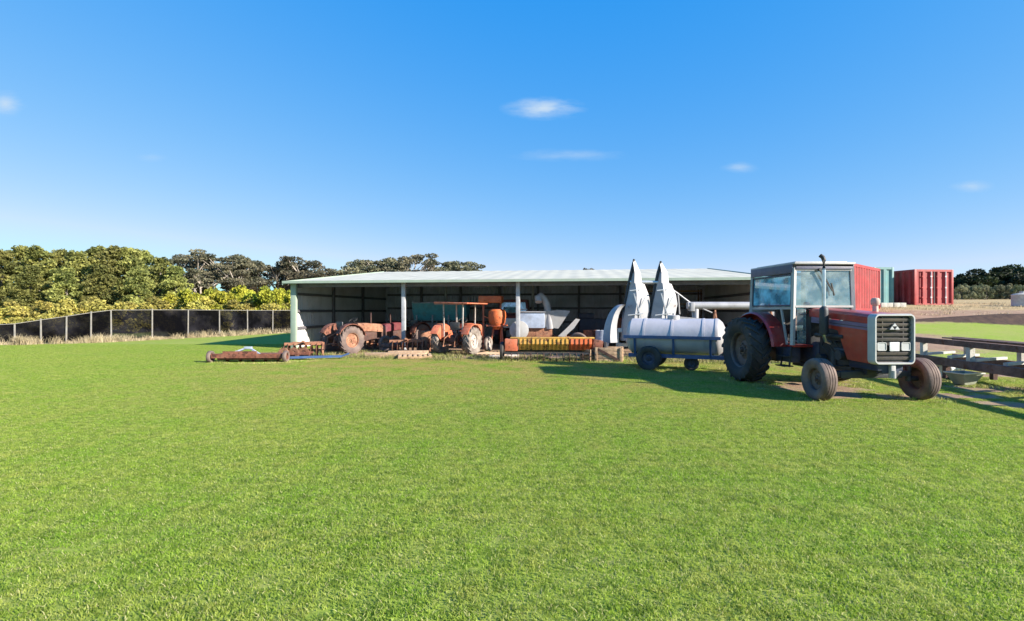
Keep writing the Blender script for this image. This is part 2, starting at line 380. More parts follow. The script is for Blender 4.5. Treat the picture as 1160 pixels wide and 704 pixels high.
# lawn blades: one object; its mesh is one small patch of blades plus the points where the patch repeats
def grass_mat():
    m = bpy.data.materials.new('grass_blades'); m.use_nodes = True; nt = m.node_tree; L = nt.links
    p = nt.nodes['Principled BSDF']; out = nt.nodes['Material Output']; geo = N(nt, 'ShaderNodeNewGeometry')
    def noise(sc, det=4):
        n = N(nt, 'ShaderNodeTexNoise'); n.inputs['Scale'].default_value = sc; n.inputs['Detail'].default_value = det
        L.new(geo.outputs['Position'], n.inputs['Vector']); return n.outputs['Fac']
    def rr(fac, a, b, ca=(0, 0, 0, 1), cb=(1, 1, 1, 1)):
        r = ramp(nt, a, b, ca, cb); L.new(fac, r.inputs['Fac']); return r.outputs['Color']
    c = mix(nt, rr(noise(.35), .35, .65), GRASS_A, GRASS_B)
    c = mix(nt, rr(noise(2.2, 6), .42, .75), c, GRASS_C)
    c = mix(nt, rr(noise(9, 3), .4, .7), c, (.20, .30, .04))
    sp = N(nt, 'ShaderNodeSeparateXYZ'); L.new(geo.outputs['Position'], sp.inputs[0])
    my = N(nt, 'ShaderNodeMapRange'); L.new(sp.outputs['Y'], my.inputs['Value']); my.inputs['From Min'].default_value = 7.0; my.inputs['From Max'].default_value = 15; my.inputs['To Max'].default_value = .85
    mm = N(nt, 'ShaderNodeMath', operation='MULTIPLY'); L.new(my.outputs[0], mm.inputs[0]); L.new(rr(noise(1.1, 6), .35, .62), mm.inputs[1])
    mx_ = N(nt, 'ShaderNodeMapRange'); L.new(sp.outputs['X'], mx_.inputs['Value']); mx_.inputs['From Min'].default_value = -11; mx_.inputs['From Max'].default_value = -5
    m3 = N(nt, 'ShaderNodeMath', operation='MULTIPLY'); L.new(mm.outputs[0], m3.inputs[0]); L.new(mx_.outputs[0], m3.inputs[1])
    c = mix(nt, m3.outputs[0], c, (.52, .40, .15))
    c = mix(nt, rr(geo.outputs['Random Per Island'], .80, .97), c, (.50, .47, .22))
    v = rr(geo.outputs['Random Per Island'], 0, 1, (.72, .72, .72, 1), (1.2, 1.2, 1.2, 1))
    c = mix(nt, 1.0, c, v, 'MULTIPLY')
    L.new(c, p.inputs['Base Color']); p.inputs['Roughness'].default_value = .5; p.inputs['Specular IOR Level'].default_value = .3
    t = N(nt, 'ShaderNodeBsdfTranslucent'); L.new(c, t.inputs['Color'])
    ms = N(nt, 'ShaderNodeMixShader'); ms.inputs['Fac'].default_value = .55
    L.new(p.outputs[0], ms.inputs[1]); L.new(t.outputs[0], ms.inputs[2]); L.new(ms.outputs[0], out.inputs['Surface'])
    return m
def blades(n, size, h, w, lean=.6):
    b = rng.uniform(-size / 2, size / 2, (n, 2)); hh = rng.uniform(.55, 1.15, n) * h; a = rng.uniform(0, 2 * PI, n); la = rng.uniform(0, 2 * PI, n)
    ll = rng.uniform(.1, lean, n) * hh; dx, dy = np.cos(a) * w / 2, np.sin(a) * w / 2; z0 = np.zeros(n)
    lx, ly = np.cos(la) * ll, np.sin(la) * ll
    P = np.stack([np.stack([b[:, 0] - dx, b[:, 1] - dy, z0], -1), np.stack([b[:, 0] + dx, b[:, 1] + dy, z0], -1),
                  np.stack([b[:, 0] + dx * .8 + lx * .35, b[:, 1] + dy * .8 + ly * .35, hh * .6], -1),
                  np.stack([b[:, 0] - dx * .8 + lx * .35, b[:, 1] - dy * .8 + ly * .35, hh * .6], -1),
                  np.stack([b[:, 0] + lx + dx * .15, b[:, 1] + ly + dy * .15, hh], -1),
                  np.stack([b[:, 0] + lx - dx * .15, b[:, 1] + ly - dy * .15, hh], -1)], 1)
    i = np.arange(n)[:, None] * 6
    Fq = np.concatenate([i + np.array([[0, 1, 2, 3]]), i + np.array([[3, 2, 4, 5]])], 0)
    return P.reshape(-1, 3), Fq
def grass_object(name, n, size, h, w, pts, mat, label, lean=.6):
    V, Fq = blades(n, size, h, w, lean)
    V = np.concatenate([V, pts[:, :3]], 0)
    o = np_mesh(name, V, Fq, mat); me = o.data
    nb = len(V) - len(pts)
    for an, vals in (('seed', np.concatenate([np.zeros(nb), np.ones(len(pts))])), ('turn', np.concatenate([np.zeros(nb), pts[:, 3]])), ('big', np.concatenate([np.zeros(nb), pts[:, 4]]))):
        a = me.attributes.new(an, 'FLOAT', 'POINT'); a.data.foreach_set('value', vals.astype(np.float32))
    ng = bpy.data.node_groups.new(name + '_spread', 'GeometryNodeTree')
    ng.interface.new_socket('Geometry', in_out='INPUT', socket_type='NodeSocketGeometry'); ng.interface.new_socket('Geometry', in_out='OUTPUT', socket_type='NodeSocketGeometry')
    gi = ng.nodes.new('NodeGroupInput'); go = ng.nodes.new('NodeGroupOutput'); L = ng.links
    def att(n):
        a = ng.nodes.new('GeometryNodeInputNamedAttribute'); a.data_type = 'FLOAT'; a.inputs['Name'].default_value = n; return a.outputs['Attribute']
    cmp_ = ng.nodes.new('FunctionNodeCompare'); cmp_.data_type = 'FLOAT'; cmp_.operation = 'GREATER_THAN'; L.new(att('seed'), cmp_.inputs[0]); cmp_.inputs[1].default_value = .5
    sp = ng.nodes.new('GeometryNodeSeparateGeometry'); L.new(gi.outputs[0], sp.inputs['Geometry']); L.new(cmp_.outputs[0], sp.inputs['Selection'])
    ip = ng.nodes.new('GeometryNodeInstanceOnPoints'); L.new(sp.outputs['Selection'], ip.inputs['Points']); L.new(sp.outputs['Inverted'], ip.inputs['Instance'])
    cx = ng.nodes.new('ShaderNodeCombineXYZ'); L.new(att('turn'), cx.inputs['Z']); L.new(cx.outputs[0], ip.inputs['Rotation'])
    L.new(att('big'), ip.inputs['Scale']); L.new(ip.outputs[0], go.inputs[0])
    md = o.modifiers.new('spread', 'NODES'); md.node_group = ng
    return tag(o, label, 'grass', None, 'stuff')
st = .25; pts = []
for y in np.arange(1.8, 26, st):
    for x in np.arange(-1.12 * y - 1, 1.12 * y + 1, st):
        if float(dirt_mask(np.array(x), np.array(y))) > random.uniform(.35, .75) or (y > 16 and x > 10.5): continue
        pts.append((x + random.uniform(-.05, .05), y + random.uniform(-.05, .05), 0, random.choice((0, PI / 2, PI, 3 * PI / 2)) + random.uniform(-.4, .4), random.uniform(.85, 1.15)))
grass_object('lawn_grass', 620, .33, .019, .0065, np.array(pts), grass_mat(), 'short mown green grass covering the lawn in front of the shed', 1.7)

# ------------------------------------------------------------------ wheels
def tyre_prof(r, w, ri):
    hw = w / 2
    return [(ri, -hw * .62), (ri + (r - ri) * .35, -hw * .95), (ri + (r - ri) * .7, -hw), (r * .96, -hw * .88), (r * .995, -hw * .55), (r, 0),
            (r * .995, hw * .55), (r * .96, hw * .88), (ri + (r - ri) * .7, hw), (ri + (r - ri) * .35, hw * .95), (ri, hw * .62)]
def make_wheel(parent, c, r, w, ri, side, rim_m, tyre_m, lugs=0, ribs=0, n=40, steer=0.0):
    """axle along local X; side=+1 outer face towards +X; returns the rim (part) with its tyre (sub-part)"""
    b = MB(); hw = w / 2; s = side
    b.lathe([(ri, -hw * .62), (ri * 1.03, -hw * .66), (ri * .95, -hw * .5), (ri * .93, hw * .3 * s * 0), (ri * .95, hw * .5), (ri * 1.03, hw * .66), (ri, hw * .62)], n=n)
    b.lathe([(0, s * hw * .30), (ri * .25, s * hw * .30), (ri * .30, s * hw * .18), (ri * .55, s * hw * .05), (ri * .8, s * hw * .22), (ri * .945, s * hw * .18)], n=n)
    b.lathe([(0, s * hw * .1), (ri * .4, s * hw * .02), (ri * .945, s * hw * .10)], n=n)
    b.cyl((s * hw * .2, 0, 0), (s * hw * .62, 0, 0), ri * .17, ri * .13, n=14)
    for k in range(8):
        a = 2 * PI * k / 8; b.cyl((s * hw * .2, ri * .33 * math.cos(a), ri * .33 * math.sin(a)), (s * hw * .33, ri * .33 * math.cos(a), ri * .33 * math.sin(a)), ri * .04, n=6)
    o = b.build('wheel', rim_m, parent); o.location = c; o.rotation_euler = (0, 0, steer)
    t = MB()
    base = r * (.955 if lugs else 1.0)
    prof = tyre_prof(base, w, ri)
    if ribs:
        prof = []
        hwx = hw
        prof += [(ri, -hw * .62), (ri + (r - ri) * .35, -hw * .95), (ri + (r - ri) * .7, -hw), (r * .95, -hw * .85)]
        for k in range(ribs):
            a = -.72 + 1.44 * k / ribs; bq = -.72 + 1.44 * (k + .72) / ribs; cc = -.72 + 1.44 * (k + .76) / ribs; d = -.72 + 1.44 * (k + .98) / ribs
            f = lambda u: r * (1 - .03 * u * u)
            prof += [(f(a), hw * a), (f(bq), hw * bq)]
            if k < ribs - 1: prof += [(f(cc) * .965, hw * cc), (f(d) * .965, hw * d)]
        prof += [(r * .95, hw * .85), (ri + (r - ri) * .7, hw), (ri + (r - ri) * .35, hw * .95), (ri, hw * .62)]
    t.lathe(prof, n=n * (2 if ribs else 1))
    for k in range(lugs):
        for sg in (-1, 1):
            a = 2 * PI * (k + (.5 if sg > 0 else 0)) / lugs
            # slanted lug from the shoulder to the centre
            P = []
            for (u, da, rr_) in ((.03, -.40, r), (.55, -.12, r * .998), (.98, .22, r * .965)):
                aa = a + da * 2 * PI / lugs * 1.6; lw = .24 * 2 * PI / lugs
                P.append((u * hw * sg, aa, rr_, lw))
            rings = []
            for (x, aa, rr_, lw) in P:
                ring = []
                for (da, rad) in ((-lw * .62, base * .93), (-lw * .5, rr_), (lw * .5, rr_), (lw * .62, base * .93)):
                    ring.append((x, rad * math.cos(aa + da), rad * math.sin(aa + da)))
                rings.append(ring)
            t.loft(rings)
            x, aa, rr_, lw = P[-1]
            t.loft([rings[-1], [(hw * sg * 1.01, (base * .86) * math.cos(aa + d), (base * .86) * math.sin(aa + d)) for d in (-lw * .5, -lw * .45, lw * .45, lw * .5)]])
    t.build('tyre', tyre_m, o)
    return o
def rrect(w, h, r, n=5):
    P = []
    for cx, cy, a0 in ((w / 2 - r, h / 2 - r, 0), (-w / 2 + r, h / 2 - r, 90), (-w / 2 + r, -h / 2 + r, 180), (w / 2 - r, -h / 2 + r, 270)):
        for k in range(n + 1):
            a = R(a0 + 90 * k / n); P.append((cx + r * math.cos(a), cy + r * math.sin(a)))
    return P

# ------------------------------------------------------------------ main tractor (+Y is its front)
def big_tractor():
    T = empty('tractor', (6.87, 12.47, 0), R(183), 'large red farm tractor with glazed cream cab parked nose-on at the lawn edge', 'tractor')
    for s in (-1, 1):
        make_wheel(T, (s * 1.12, 0, .79), .79, .48, .42, s, M['rim'], M['tyre'], lugs=20, n=48)
        make_wheel(T, (s * 1.02, 2.6, .41), .41, .27, .215, s, M['rim'], M['tyre_dusty'], ribs=4, n=36, steer=R(-2))
    b = MB(); b.cyl((-1.0, 0, .79), (1.0, 0, .79), .13, n=18); b.box((0, 0, .82), (.6, .62, .56), bev=.08); b.cyl((-.62, 0, .79), (-.3, 0, .79), .24, .3, n=20); b.cyl((.3, 0, .79), (.62, 0, .79), .3, .24, n=20)
    b.build('rear_axle', M['dark'], T)
    b = MB(); b.box((0, .85, .80), (.44, 1.3, .46), bev=.06); b.box((0, 1.35, .78), (.5, .25, .56), bev=.05); b.box((0, .7, .5), (.3, .7, .12), bev=.03)
    b.build('gearbox', M['navy'], T)
    b = MB(); b.box((0, 1.98, .93), (.46, 1.05, .62), bev=.05); b.box((0, 1.98, 1.3), (.36, .95, .2), bev=.04); b.box((0, 1.9, .58), (.36, .9, .16), bev=.06)
    for k in range(6): b.cyl((.20, 1.6 + k * .14, 1.22), (.34, 1.6 + k * .14, 1.22), .035, n=10)
    b.cyl((.34, 1.52, 1.22), (.34, 2.38, 1.22), .05, n=12); b.cyl((.25, 1.65, .72), (.38, 1.65, .72), .11, n=18); b.cyl((.26, 2.3, .85), (.42, 2.3, .85), .10, n=18)
    b.cyl((.24, 1.95, .60), (.24, 1.95, .92), .07, n=14); b.cyl((.3, 2.1, .95), (.3, 2.42, .95), .055, n=12)
    b.build('engine', M['dark'], T)
    b = MB()
    for i in range(4): b.tube([(.24, 1.62 + .2 * i, 1.1), (.33, 1.7 + .2 * i, 1.0 + .05 * i), (.28, 1.8 + .2 * i, .88)], .014, 6)
    b.cyl((.24, 1.62, 1.1), (.24, 2.3, 1.1), .02); b.build('hose', M['black'], T)
    # front axle
    b = MB(); b.box((0, 2.6, .50), (1.25, .15, .14), bev=.02); b.box((0, 2.6, .58), (.34, .34, .16), bev=.03)
    for s in (-1, 1):
        b.box((s * .66, 2.6, .51), (.26, .12, .11), bev=.02); b.cyl((s * .80, 2.6, .36), (s * .80, 2.6, .66), .05); b.cyl((s * .80, 2.6, .41), (s * .98, 2.6, .41), .05)
        b.bar((s * .8, 2.6, .64), (s * .68, 2.42, .64), .05); b.cyl((s * .68, 2.42, .64), (s * .18, 2.35, .64), .02, n=8)
    b.build('front_axle', M['dark'], T)
    b = MB(); b.box((0, 2.75, .70), (.5, .75, .16), bev=.03); b.box((0, 3.05, .68), (.34, .16, .22), bev=.03); b.build('front_frame', M['navy'], T)
    b = MB(); b.box((0, 3.16, .62), (.09, .08, .26), bev=.015); b.cyl((0, 3.2, .5), (0, 3.2, .64), .035, n=10); b.build('tow_hook', M['cream'], T)
    # bonnet: top shell with crowned section
    def sec(y, zt, hw, zb):
        return [(-hw, y, zb), (-hw, y, zt - .06), (-hw + .03, y, zt - .02), (-hw + .09, y, zt), (0, y, zt + .015), (hw - .09, y, zt), (hw - .03, y, zt - .02), (hw, y, zt - .06), (hw, y, zb)]
    b = MB(); b.loft([sec(1.30, 1.80, .35, 1.62), sec(1.9, 1.765, .36, 1.585), sec(2.6, 1.72, .37, 1.54), sec(3.08, 1.68, .375, 1.50)])
    b.build('bonnet', M['red'], T)
    for s in (-1, 1):
        b = MB(); b.prism([(1.40, 1.49), (3.08, 1.375), (3.08, 1.497), (1.40, 1.612)], .02, 'X', s * .362); b.build('side_band', M['silver'], T)
        b = MB(); b.prism([(1.6, 1.52), (3.02, 1.425), (3.02, 1.435), (1.6, 1.53)], .006, 'X', s * .375); b.build('band_stripe', M['black'], T)
        b = MB(); b.prism([(1.9, 1.39), (2.22, 1.35), (2.50, .78), (3.08, .76), (3.08, 1.372), (1.95, 1.455)], .025, 'X', s * .355); b.build('side_panel', M['redlow'], T)
    # nose and grille
    b = MB(); b.prism([(x, z + 1.225) for x, z in rrect(.70, .86, .07)], .12, 'Y', 3.07); b.build('nose_housing', M['red'], T)
    fr = MB(); P1 = rrect(.79, .94, .09, 6); P2 = rrect(.705, .855, .06, 6)
    rings = []
    for yy, sc1, sc2 in ((3.06, 1, 1), (3.20, 1, 1)):
        rings.append(([(x, yy, z + 1.22) for x, z in P1], [(x, yy, z + 1.22) for x, z in P2]))
    m1 = [(x * .97, 3.235, z * .975 + 1.22) for x, z in P1]; m2 = [(x * 1.02, 3.235, z * 1.015 + 1.22) for x, z in P2]
    seq = [rings[0][0], rings[1][0], m1, m2, rings[1][1], rings[0][1], rings[0][0]]
    fr.loft(seq, cap=False); grille = fr.build('grille', M['grey'], T)
    b = MB(); b.box((0, 3.138, 1.22), (.69, .02, .84)); b.build('grille_backing', M['black'], grille)
    b = MB()
    for z in (1.575, 1.485, 1.395, 1.305, 1.215, .955, .87): b.box((0, 3.172, z), (.67, .03, .058), rot=(R(-16), 0, 0), bev=.008)
    for x in (-.2, .2): b.box((x, 3.165, 1.40), (.012, .03, .46))
    b.build('slats', M['slat'], grille)
    b = MB()
    for (x, z) in ((0, 1.485), (-.05, 1.425), (.05, 1.425)):
        b.prism([(x - .045, z - .025), (x + .045, z - .025), (x, z + .035)], .02, 'Y', 3.215)
    b.build('emblem', M['grey'], grille)
    for x in (-.23, .23):
        b = MB(); b.prism([(x + u, 1.085 + v) for u, v in rrect(.155, .135, .02, 3)], .03, 'Y', 3.185); hl = b.build('headlight', M['lamp'], grille)
        b = MB(); P = rrect(.175, .155, .025, 3); Q = rrect(.15, .13, .02, 3)
        b.loft([[(x + u, 3.18, 1.085 + v) for u, v in P], [(x + u, 3.208, 1.085 + v) for u, v in P], [(x + u, 3.208, 1.085 + v) for u, v in Q], [(x + u, 3.18, 1.085 + v) for u, v in Q]], cap=False)
        b.build('lamp_surround', M['grey'], hl)
    b = MB(); b.box((0, 3.215, 1.085), (.185, .012, .165), bev=.004); b.build('number_plate', M['plate'], grille)
    # exhaust with muffler
    ex = MB(); ex.cyl((.50, 2.0, 1.70), (.50, 2.0, 2.62), .036, n=16); ex.tube([(.50, 2.0, 1.25), (.46, 2.0, 1.12), (.36, 2.0, 1.08)], .04, 12); e = ex.build('exhaust', M['chrome'], T)
    b = MB(); b.lathe([(0, 0), (.075, .01), (.085, .05), (.085, .52), (.075, .56), (.035, .60)], c=(.50, 2.0, 1.24), axis='Z', n=20); b.build('muffler', M['dark'], e)
    b = MB(); b.tube([(.50, 2.0, 2.60), (.50, 2.0, 2.80), (.515, 1.985, 2.86), (.55, 1.95, 2.90)], .041, 14); b.build('exhaust_tip', M['black'], e)
    # air pre-cleaner at the off side
    b = MB(); b.cyl((-.33, 2.35, 1.6), (-.33, 2.35, 1.88), .05, n=14); b.lathe([(0, .0), (.07, .0), (.08, .03), (.08, .10), (.06, .14), (0, .15)], c=(-.33, 2.35, 1.86), axis='Z', n=22); b.build('air_cleaner', M['dusty'], T)
    # platform and steps
    b = MB(); b.box((0, .45, .96), (1.34, 1.65, .05), bev=.01); b.build('platform', M['red'], T)
    for s in (-1, 1): b = MB(); b.box((s * .565, .85, .755), (.23, .6, .35), bev=.02); b.build('fuel_tank' if s > 0 else 'toolbox', M['navy'], T)
    for s in (-1, 1):
        b = MB(); b.box((s * .74, 1.0, .50), (.22, .34, .025), bev=.005); b.box((s * .72, 1.0, .72), (.2, .34, .025), bev=.005)
        for y in (.84, 1.16): b.bar((s * .66, y, .95), (s * .72, y, .48), .03)
        b.build('step', M['dark'], T)
    # fenders: arcs over the rear wheels
    for s in (-1, 1):
        b = MB(); prof = [(.96, s * .66), (.97, s * .68), (.97, s * .98), (.93, s * 1.02), (.91, s * 1.0), (.945, s * .97), (.945, s * .69)]
        n = 22; a0, a1 = R(8), R(158); rings = []
        for i in range(n + 1):
            a = a0 + (a1 - a0) * i / n; k = 1.0 + .05 * math.cos(a * 2 - .4)
            rings.append([(x, r_ * k * math.cos(a), .79 + r_ * k * math.sin(a)) for r_, x in prof])
        b.loft(rings); fd = b.build('fender', M['red'], T)
        b = MB()
        poly = [(.97 * (1.0 + .05 * math.cos(a * 2 - .4)) * math.cos(a), .79 + .955 * (1.0 + .05 * math.cos(a * 2 - .4)) * math.sin(a)) for a in [a0 + (a1 - a0) * i / n for i in range(n + 1)]]
        b.prism(poly + [(-.55, .95), (.75, .95)], .02, 'X', s * .67); b.build('fender_panel', M['red'], fd)
    # cab
    X0, Y0, Y1, ZT = .70, -.50, 1.27, 2.70
    cab = empty('cab', (0, 0, 0)); cab.parent = T
    b = MB()
    for s in (-1, 1):
        b.bar((s * (X0 + .015), Y1, .98), (s * (X0 - .035), Y1 - .02, ZT), .07, .075)
        b.bar((s * X0, Y0, 1.70), (s * (X0 - .03), Y0 + .03, ZT), .07, .07)
        b.box((s * (X0 - .03), (Y0 + Y1) / 2, 1.80), (.05, Y1 - Y0, .05)); 
    b.box((0, Y1, 1.84), (1.34, .05, .045)); b.box((0, Y1 - .02, 2.68), (1.34, .06, .08)); b.box((0, Y0 + .02, 2.68), (1.34, .06, .08)); b.box((0, Y0, 1.75), (1.34, .06, .06))
    b.bar((.685, .80, 1.80), (.685, 1.02, .98), .035, .05); b.bar((-.685, .80, 1.80), (-.685, 1.02, .98), .035, .05)
    b.build('cab_frame', M['cream'], cab)
    b = MB(); b.box((0, .40, 2.80), (1.40, 1.86, .05), bev=.02); b.box((0, .40, 2.835), (1.2, 1.6, .03), bev=.012); b.build('roof', M['cream'], cab)
    b = MB()
    for s in (-1, 1): b.box((s * .705, .385, 2.685), (.022, 1.74, .19), bev=.004)
    b.box((0, 1.295, 2.70), (1.3, .02, .06), bev=.004)
    b.build('header_band', M['band'], cab)
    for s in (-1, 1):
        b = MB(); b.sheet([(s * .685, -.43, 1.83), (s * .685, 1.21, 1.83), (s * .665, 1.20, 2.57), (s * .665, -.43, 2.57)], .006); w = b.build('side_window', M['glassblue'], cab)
        b = MB(); 
        for (p, q) in (((s * .695, -.42, 1.86), (s * .695, 1.19, 1.86)), ((s * .68, -.42, 2.55), (s * .68, 1.19, 2.55)), ((s * .695, -.42, 1.86), (s * .68, -.42, 2.55)), ((s * .695, 1.19, 1.86), (s * .68, 1.19, 2.55))): b.bar(p, q, .02, .035)
        b.build('window_seal', M['navy'], w)
    b = MB(); b.sheet([(-.655, 1.262, 1.86), (.655, 1.262, 1.86), (.64, 1.245, 2.65), (-.64, 1.245, 2.65)], .006); b.build('windscreen', M['glass'], cab)
    b = MB(); b.sheet([(-.655, -.49, 1.78), (.655, -.49, 1.78), (.64, -.47, 2.64), (-.64, -.47, 2.64)], .006); b.build('rear_window', M['glass'], cab)
    for s in (-1, 1):
        b = MB(); b.sheet([(s * .60, 1.255, 1.02), (s * .40, 1.255, 1.02), (s * .40, 1.255, 1.80), (s * .60, 1.255, 1.80)], .006); b.build('lower_window', M['glass'], cab)
    b = MB(); b.bar((.12, 1.32, 2.66), (-.16, 1.34, 2.18), .022, .03); b.bar((-.13, 1.335, 2.36), (-.20, 1.335, 2.08), .03, .02); b.cyl((.12, 1.27, 2.66), (.12, 1.34, 2.66), .03, n=10); b.build('wiper', M['black'], cab)
    b = MB(); b.box((0, .05, 1.32), (.5, .5, .14), bev=.04); b.box((0, -.2, 1.62), (.48, .12, .5), rot=(R(-8), 0, 0), bev=.05); b.box((0, .05, 1.12), (.3, .3, .3), bev=.02); b.build('seat', M['seat'], cab)
    b = MB(); b.box((0, 1.05, 1.30), (.5, .3, .72), bev=.05); b.bar((0, .95, 1.5), (0, .72, 1.75), .05)
    b.build('dashboard', M['dark'], cab)
    st = MB(); n = 24; q = Matrix.Translation((0, .70, 1.77)) @ Matrix.Rotation(R(35), 4, 'X')
    st.tube([q @ Vector((.2 * math.cos(2 * PI * k / n), .2 * math.sin(2 * PI * k / n), 0)) for k in range(n + 1)], .014, 8)
    for k in range(3): st.cyl(q @ Vector((0, 0, 0)), q @ Vector((.2 * math.cos(k * 2.1), .2 * math.sin(k * 2.1), 0)), .01, n=6)
    st.build('steering_wheel', M['black'], cab)
    b = MB()
    for k in range(5): b.tube([(.35 + .05 * k, .55, 1.0), (.37 + .05 * k, .62, 1.25 + .05 * (k % 2)), (.37 + .05 * k, .65, 1.38)], .011, 6); b.box((.37 + .05 * k, .65, 1.40), (.03, .03, .05), bev=.01)
    b.build('levers', M['dark'], cab)
    b = MB(); b.box((0, -.75, .62), (.12, .5, .06), bev=.01)
    for s in (-1, 1): b.bar((s * .3, -.3, .55), (s * .4, -1.1, .52), .05, .07); b.bar((s * .3, -.35, 1.15), (s * .38, -.85, .95), .04)
    b.build('linkage', M['dark'], T)
    return T
big_tractor()

# ------------------------------------------------------------------ small old tractors
def old_tractor(loc, rz, label, body, fend, tyre_m, rim_m, rr=.54, fr=.30, canopy=False, track=.66, group='old tractors under the shed'):
    T = empty('old_tractor', loc, rz, label, 'tractor', group)
    for s in (-1, 1):
        make_wheel(T, (s * track, 0, rr), rr, .30, rr * .52, s, rim_m, tyre_m, lugs=16, n=32)
        make_wheel(T, (s * .55, 1.72, fr), fr, .15, fr * .58, s, rim_m, tyre_m, ribs=3, n=24)
    b = MB(); b.cyl((-track, 0, rr), (track, 0, rr), .09); b.box((0, 0, rr + .02), (.38, .42, .42), bev=.07); b.cyl((0, -.1, rr + .05), (0, -.32, rr + .05), .17, .12, n=16); b.build('rear_axle', M['rustd'], T)
    b = MB(); b.box((0, .5, rr + .02), (.28, .8, .32), bev=.05); b.box((0, 1.2, rr + .1), (.32, .8, .42), bev=.05); b.build('engine', M['rustd'], T)
    b = MB(); 
    def sec(y, zt, hw): return [(-hw, y, zt - .34), (-hw, y, zt - .07), (-hw * .75, y, zt - .01), (0, y, zt + .01), (hw * .75, y, zt - .01), (hw, y, zt - .07), (hw, y, zt - .34)]
    b.loft([sec(.62, rr + .66, .20), sec(1.2, rr + .65, .21), sec(1.82, rr + .60, .20), sec(1.9, rr + .55, .17)]); b.build('bonnet', body, T)
    b = MB(); b.box((0, 1.86, rr + .22), (.36, .1, .5), bev=.04); b.build('radiator', M['rustd'], T)
    b = MB(); b.bar((-.55, 1.72, fr + .02), (.55, 1.72, fr + .02), .07); b.box((0, 1.72, fr + .12), (.16, .16, .2), bev=.02); b.build('front_axle', M['rustd'], T)
    for s in (-1, 1):
        b = MB(); rings = []
        for i in range(15):
            a = R(15 + 140 * i / 14); r_ = rr + .09
            rings.append([(s * (track - .19), r_ * math.cos(a), rr + r_ * math.sin(a)), (s * (track - .16), (r_ + .015) * math.cos(a), rr + (r_ + .015) * math.sin(a)), (s * (track + .12), (r_ + .01) * math.cos(a), rr + (r_ + .01) * math.sin(a)), (s * (track + .12), (r_ - .02) * math.cos(a), rr + (r_ - .02) * math.sin(a)), (s * (track - .16), (r_ - .02) * math.cos(a), rr + (r_ - .02) * math.sin(a))])
        b.loft(rings)
        b.prism([((rr + .08) * math.cos(R(15 + 140 * i / 14)), rr + (rr + .08) * math.sin(R(15 + 140 * i / 14))) for i in range(15)] + [(-.3, rr), (.4, rr - .05)], .02, 'X', s * (track - .18))
        b.build('fender', fend, T)
    b = MB(); b.box((0, .05, rr + .45), (.42, .38, .07), bev=.03); b.box((0, -.13, rr + .6), (.42, .05, .26), bev=.03); b.cyl((0, .05, rr + .2), (0, .05, rr + .43), .04); b.build('seat', M['seat'], T)
    st = MB(); n = 20; q = Matrix.Translation((0, .5, rr + .78)) @ Matrix.Rotation(R(35), 4, 'X')
    st.tube([q @ Vector((.19 * math.cos(2 * PI * k / n), .19 * math.sin(2 * PI * k / n), 0)) for k in range(n + 1)], .014, 6)
    st.cyl((0, .5, rr + .78), (0, .8, rr + .45), .02, n=8); st.build('steering_wheel', M['black'], T)
    b = MB(); b.cyl((.12, 1.3, rr + .6), (.12, 1.3, rr + 1.1), .028, n=10); b.build('exhaust', M['rustd'], T)
    b = MB(); b.box((0, -.35, rr - .15), (.09, .55, .04), bev=.01)
    for s in (-1, 1): b.bar((s * .16, -.1, rr - .12), (s * .26, -.62, rr - .2), .04); b.bar((s * .15, -.2, rr + .28), (s * .24, -.52, rr + .1), .03); b.bar((s * .24, -.52, rr + .1), (s * .25, -.58, rr - .18), .025)
    b.build('linkage', M['rustp'], T)
    if canopy:
        for s in (-1, 1):
            for y in (-.25, .75): b = MB(); b.bar((s * .42, y, rr + .15), (s * .44, y, 2.02), .045); b.build('canopy_post', M['rimgrey'], T)
        b = MB(); b.box((0.02, .35, 2.05), (1.5, 1.75, .045), rot=(0, R(1.5), 0), bev=.012)
        for y in (-.5, .35, 1.2): b.box((.02, y, 2.015), (1.46, .04, .03))
        b.build('canopy', M['coral'], T)
    return T
def at(px, Y, z=0): return (WX(px, Y), Y, z)
old_tractor(at(388, 20.6), R(-38), 'rusty brown tractor without a cab near the left end of the shed', M['rustp'], M['rust'], M['tyre_dusty'], M['rustp'], rr=.56, fr=.34, track=.60)
old_tractor(at(517, 20.0), R(-24), 'orange-red tractor with a flat canopy and pale muddy lugged tyres', M['coral'], M['coral'], M['tyre_pale'], M['rimgrey'], rr=.56, fr=.32, canopy=True, track=.72)
old_tractor(at(466, 24.2), R(150), 'dull red tractor deep in the shed behind the canopy tractor', M['maroon'], M['rust'], M['tyre_dusty'], M['rust'], rr=.55, fr=.32, track=.62)

